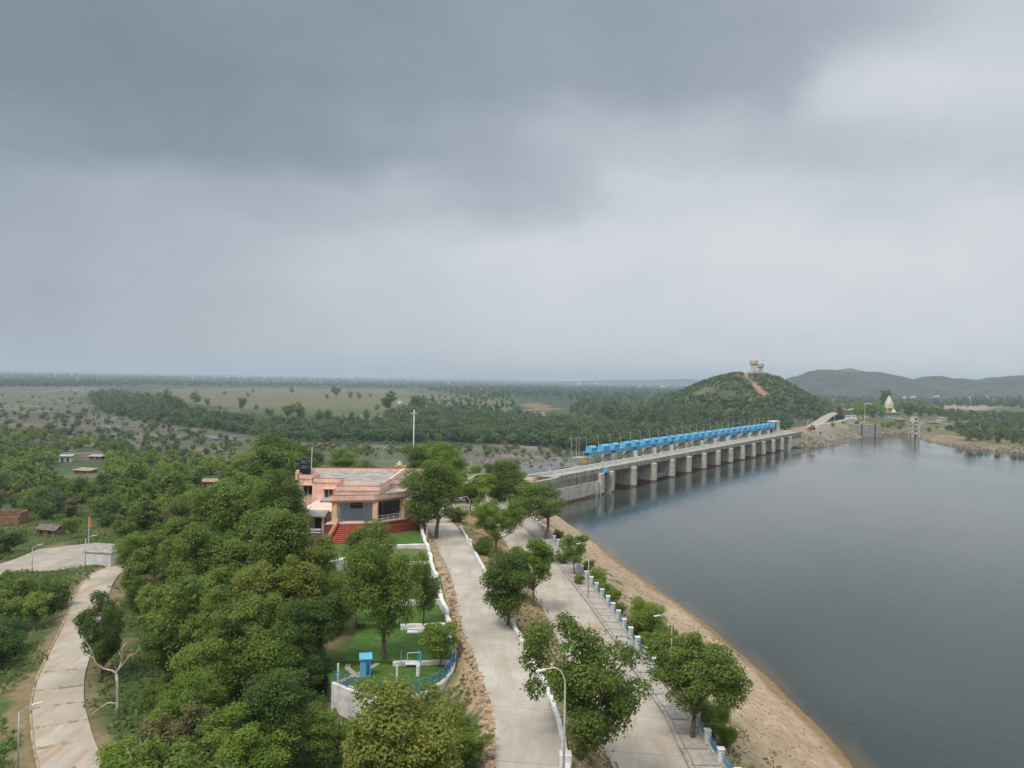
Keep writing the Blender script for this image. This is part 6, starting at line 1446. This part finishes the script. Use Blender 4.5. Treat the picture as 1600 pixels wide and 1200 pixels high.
for t_ in indiv:
    near_ = t_['px'] > 13
    if near_:
        r_ = bpy.data.objects.new(t_['name'], None); COL.objects.link(r_)
        c = bpy.data.objects.new('crown', crown_mesh(t_['shape'], t_['seed'], t_['lod'], t_['mat'])); COL.objects.link(c); c.parent = r_
        tr = bpy.data.objects.new('trunk', trunk_mesh(t_['shape'], t_['seed'], t_['bark'])); COL.objects.link(tr); tr.parent = r_
    else:
        r_ = bpy.data.objects.new(t_['name'], crown_mesh(t_['shape'], t_['seed'], t_['lod'], t_['mat'])); COL.objects.link(r_)
    r_.location = (t_['x'], t_['y'], t_['z']); r_.rotation_euler = (0, 0, t_['rz']); r_.scale = (t_['sx'], t_['sx'], t_['sz'])
    if t_.get('spec'): tag(r_, t_['label'], t_['cat'], 'ragged row of bushes outside the lakeside railing' if 'ragged row' in t_['label'] else None)
    else:
        lb, ct = autolabel(t_); autos.append([r_, lb, ct, t_])
cnt = {}
for a in autos: cnt.setdefault(a[1], []).append(a)
for lb, l in cnt.items():
    if len(l) > 1:          # tell twins apart by the neighbour they touch
        for a in l:
            t_ = a[3]; nb = min((o_ for o_ in indiv if o_ is not t_), key=lambda o_: math.hypot(o_['x']-t_['x'], o_['y']-t_['y']))
            a[1] = lb.replace('middling ', '')+(', beside a '+MC[nb['mat']]+' one'); a[1] = a[1] if len(a[1].replace('-', ' ').split()) <= 16 else lb+', beside another '+MC[nb['mat']].split()[-1]
cnt = {}
for a in autos: cnt.setdefault(a[1], []).append(a)
for lb, l in cnt.items():
    if len(lb.split()) > 16: print('LONG', lb)
    for a in l: tag(a[0], lb, a[2], lb if len(l) > 1 else None)
# the rest: one woodland
def merge(name, items, label=None, lodf=None, cat=None):
    Vs, Ts, Ms, mats_ = [], [], [], []
    for t_ in items:
        ld = t_['lod'] if t_['lod'] in 'DE' else 'D'
        crown_mesh(t_['shape'], t_['seed'], ld, t_['mat']); V, tn = PROTO[(t_['shape'], t_['seed'])]['cache'][('g', ld)]
        c_, s_ = math.cos(t_['rz']), math.sin(t_['rz']); X = V[:, 0]*t_['sx']; Y = V[:, 1]*t_['sx']
        Vs.append(np.stack([X*c_-Y*s_+t_['x'], X*s_+Y*c_+t_['y'], V[:, 2]*t_['sz']+t_['z']], 1)); Ts.append(np.clip(tn+rs.normal(.1, .28), 0, 1.2))
        if t_['mat'] not in mats_: mats_.append(t_['mat'])
        Ms.append(np.full(len(tn), mats_.index(t_['mat'])))
    if not Vs: return
    V = np.concatenate(Vs); tn = np.concatenate(Ts); me = quadmesh(name, V, len(tn), LM[mats_[0]], tn)
    for m_ in mats_[1:]: me.materials.append(LM[m_])
    me.polygons.foreach_set('material_index', np.concatenate(Ms).astype(np.int32))
    o = bpy.data.objects.new(name, me); COL.objects.link(o); o['kind'] = 'stuff'; return o
merge('woodland', mass)
print('TREES', len(TREES), 'indiv', len(indiv), 'mass', len(mass), {k: sum(1 for t_ in indiv if t_['name'] == k) for k in LIM})
# scrub on the hill
XX, YY, ZZ = h1; hs = []
fl = np.nonzero(((ZZ > 0) & (YY < 1130)).ravel())[0]
for i in rs.choice(fl, 3600):
    x, y, z = XX.ravel()[i], YY.ravel()[i], ZZ.ravel()[i]; px, py = W2S(x, y, z)
    if dist(np.array([px]), np.array([py]), np.array([(1165,583),(1168,590),(1176,598),(1184,607),(1192,613),(1200,618)]))[0] < 5: continue
    if abs(x-316) < 14 and abs(y-998) < 22: continue
    if vnoise(np.array([x]), np.array([y]), 30, 5)[0] < -.30: continue
    low = z < 20
    hs.append(dict(shape='neem' if low and rs.rand() < .4 else 'thorn', seed=rs.randint(6), mat=['thorn','dark','neem','far'][rs.randint(4)], x=x+rs.normal(0, 2), y=y, z=z-.4, sx=rs.uniform(.35, .9)*(1.25 if low else 1), sz=rs.uniform(.4, .85)*(1.3 if low else 1), rz=rs.rand()*6, lod='E'))
merge('hill_scrub', hs)
# undergrowth, weeds and grass tufts near the viewer
def cards(name, pts, size, mats_, zoff=.12, tint=None, tall=.8):
    k = len(pts); pts = np.asarray(pts); z = height(pts[:, 0], pts[:, 1])
    n_ = np.stack([rs.normal(0, .6, k), rs.normal(0, .6, k)-.25, np.full(k, .7)], 1); n_ /= np.linalg.norm(n_, axis=1)[:, None]
    a_ = np.cross(n_, rnd_dirs(k, rs)); a_ /= np.linalg.norm(a_, axis=1)[:, None]; b_ = np.cross(n_, a_)
    s_ = (size*rs.uniform(.5, 1.5, k))[:, None]; p = np.stack([pts[:, 0], pts[:, 1], z+zoff+rs.rand(k)*tall*size], 1)
    V = np.stack([p-a_*s_*.6, p-b_*s_*.3, p+a_*s_*.6, p+b_*s_*.3], 1).reshape(-1, 3)
    me = quadmesh(name, V, k, LM[mats_[0]], np.clip(rs.normal(.5, .25, k), 0, 1) if tint is None else tint)
    for m_ in mats_[1:]: me.materials.append(LM[m_])
    me.polygons.foreach_set('material_index', rs.randint(len(mats_), size=k).astype(np.int32))
    o = bpy.data.objects.new(name, me); COL.objects.link(o); o['kind'] = 'stuff'; return o
# clumped by noise
def scat(n, x0, x1, y0, y1, f):
    X = rs.uniform(x0, x1, n); Y = y0+(y1-y0)*rs.rand(n)**1.3; m_ = f(X, Y); return np.stack([X[m_], Y[m_]], 1)
def fl_(X, Y):
    gd = (X < at_y(road1l, Y)-1.2-np.maximum(0, fbm(X, Y, 3, 2, 8))*3)&(dist(X, Y, leftroad) > 3.6+fbm(X, Y, 4, 3, 6)*3)&~inpoly(X, Y, PAD)&~((X > -27)&(X < np.interp(Y, GWY, GWX)+1.0)&(Y > 72)&(Y < 122))&~((X > -40)&(X < -14)&(Y > 116)&(Y < 160))
    return gd&(fbm(X, Y, 6, 3, 44) > -.28)
cards('undergrowth', scat(150000, -130, 0, 40, 215, fl_), .42, ['neem','weed','dark','thorn'])
def fm_(X, Y): return (X > at_y(curb1, Y)+.5)&(X < at_y(road2l, Y)-.4)&(fbm(X, Y, 2.6, 3, 51) > .02)
cards('weeds', scat(60000, -16, 12, 40, 185, fm_), .20, ['weed','neem'], zoff=.03, tall=.6)
def fb_(X, Y):
    xr_, xs_ = at_y(rail, Y), at_y(shore, Y); t_ = (X-xr_)/np.maximum(xs_-xr_, 1)
    return (t_ > .02)&(t_ < .42)&(fbm(X, Y, 3, 3, 61)-.35*t_ > .0)
cards('bank_weeds', scat(90000, 0, 40, 40, 200, fb_), .22, ['weed','neem','dry'], zoff=.02, tall=.6)
# loose stone: a broken rock edge along the upper road and on the bank
def stones(name, pts, smin, smax, mt, flat=.55, elong=1.0):
    m = MB(); z = height(pts[:, 0], pts[:, 1]); V = []; Fq = []
    base = np.array([(-1,-1,-1),(1,-1,-1),(1,1,-1),(-1,1,-1),(-1,-1,1),(1,-1,1),(1,1,1),(-1,1,1)], float); fc_ = [(0,3,2,1),(4,5,6,7),(0,1,5,4),(1,2,6,5),(2,3,7,6),(3,0,4,7)]
    for i, ((x, y), z_) in enumerate(zip(pts, z)):
        s_ = rs.uniform(smin, smax); b_ = base*(1+rs.uniform(-.35, .35, (8, 3))); b_[4:, :2] *= .7; a_ = rs.rand()*3.14; c_, sn = math.cos(a_), math.sin(a_)
        b_ = b_*[s_*elong*.5, s_*.5, s_*flat*.5]; q_ = np.stack([b_[:, 0]*c_-b_[:, 1]*sn+x, b_[:, 0]*sn+b_[:, 1]*c_+y, b_[:, 2]+z_+s_*.1], 1)
        V += q_.tolist(); Fq += [tuple(k_+i*8 for k_ in f_) for f_ in fc_]
    o = mk(name, V, Fq, mt); o['kind'] = 'stuff'; return o
Y_ = rs.uniform(45, 135, 800); X_ = at_y(road1l, Y_)+.12-np.abs(rs.normal(0, .5, 800))
stones('rubble', np.stack([X_, Y_], 1), .10, .42, K['tan'], elong=2.0)
Y_ = rs.uniform(45, 180, 2600); t_ = rs.rand(2600)**1.4*.9; X_ = at_y(rail, Y_)+.6+t_*(at_y(shore, Y_)-at_y(rail, Y_))
stones('bank_stones', np.stack([X_, Y_], 1), .08, .34, K['tan'])
Y_ = rs.uniform(45, 150, 900); X_ = at_y(curb1, Y_)+.5+rs.rand(900)*np.maximum(at_y(road2l, Y_)-at_y(curb1, Y_)-1, .1)
stones('slope_stones', np.stack([X_, Y_], 1), .1, .38, K['tan'])
n_ = 420; q = [P(rs.uniform(640, 905), rs.uniform(700, 738), -4)[:2] for _ in range(n_)]; stones('river_boulders', np.array(q), .4, 1.9, mat('pale_river_rock', (.30,.27,.22), .9, .25, .5))
Y_ = rs.uniform(45, 160, 1400); q_ = rs.rand(1400); up_ = rs.rand(1400) < .5; e_ = np.where(rs.rand(1400) < .5, q_**3*.35, 1-q_**3*.35)
X_ = np.where(up_, at_y(road1l, Y_)+e_*(at_y(curb1, Y_)-at_y(road1l, Y_)), at_y(road2l, Y_)+e_*(at_y(kerb2, Y_)-at_y(road2l, Y_))); Z_ = np.where(up_, Z1(Y_), 10.0)+.012
a_ = rs.rand(1400)*6.28; s_ = rs.uniform(.03, .10, 1400); cs_, sn_ = np.cos(a_)*s_, np.sin(a_)*s_
V = np.stack([np.stack([X_-cs_, Y_-sn_, Z_], 1), np.stack([X_+sn_*.5, Y_-cs_*.5, Z_+.01], 1), np.stack([X_+cs_, Y_+sn_, Z_], 1), np.stack([X_-sn_*.5, Y_+cs_*.5, Z_+.02], 1)], 1).reshape(-1, 3)
o = bpy.data.objects.new('leaf_litter', quadmesh('leaf_litter', V, 1400, K['soil'])); COL.objects.link(o); o['kind'] = 'stuff'
q = []
for _ in range(900):
    k_ = rs.randint(len(wfar)-1); f_ = rs.rand(); p_ = wfar[k_]*(1-f_)+wfar[k_+1]*f_; q.append(p_+np.array([rs.normal(0, 2), abs(rs.normal(0, 6))]))
stones('shore_stones', np.array(q), .4, 1.7, mat('dark_shore_rock', (.24,.19,.14), .9, .25, .5))
# the bare dead tree by the winding road
b0 = T(183, 1122); s_ = b0[1]/1200.
def dp(px, py, dd=0): return ((px-183)*s_, dd, (1122-py)*s_*1.06)
dt = root('dead_tree', 'bare bleached dead tree standing beside the winding road', 'tree', tuple(b0))
m = MB(); m.tube([dp(183,1126),dp(184,1100),dp(183,1075),dp(181,1056)], [.24,.19,.16,.14], 8); m.build('trunk', K['dead'], dt, smooth=True)
for pts, r0 in (([(181,1056),(172,1053),(160,1050),(151,1042),(146,1032),(132,1028)], .12), ([(181,1056),(185,1045),(189,1035),(192,1024),(190,1018),(195,1010)], .12), ([(183,1052),(190,1042),(200,1030),(212,1024),(219,1016)], .10), ([(146,1034),(138,1022),(131,1010),(126,1000)], .07), ([(181,1100),(168,1101),(155,1108),(146,1115),(140,1126)], .09), ([(181,1056),(178,1050),(177,1046)], .06), ([(189,1035),(184,1028),(182,1022)], .05), ([(182,1108),(176,1110)], .05)):
    m = MB(); n = len(pts); m.tube([dp(*p, dd=.25*math.sin(i*1.3)) for i, p in enumerate(pts)], list(np.linspace(r0, r0*.35, n)), 6); m.build('branch', K['dead'], dt, smooth=True)
# a branch reaching over the road from the verge tree
# ------------------------------------------------------------------ haze
hz = MB().box(-7000, 7000, -60, 12500, -60, 150); ho_ = mk('haze', hz.v, hz.f, None) if False else None
me = bpy.data.meshes.new('haze'); me.from_pydata(hz.v, [], hz.f); me.update(); ho_ = bpy.data.objects.new('haze', me); COL.objects.link(ho_)
hm = bpy.data.materials.new('haze'); hm.use_nodes = True; t = hm.node_tree; t.nodes.clear(); out = t.nodes.new('ShaderNodeOutputMaterial'); pv = t.nodes.new('ShaderNodeVolumePrincipled')
pv.inputs['Color'].default_value = (.74, .86, .98, 1); pv.inputs['Density'].default_value = HAZE; pv.inputs['Anisotropy'].default_value = .2
t.links.new(pv.outputs[0], out.inputs['Volume']); me.materials.append(hm); ho_['kind'] = 'stuff'
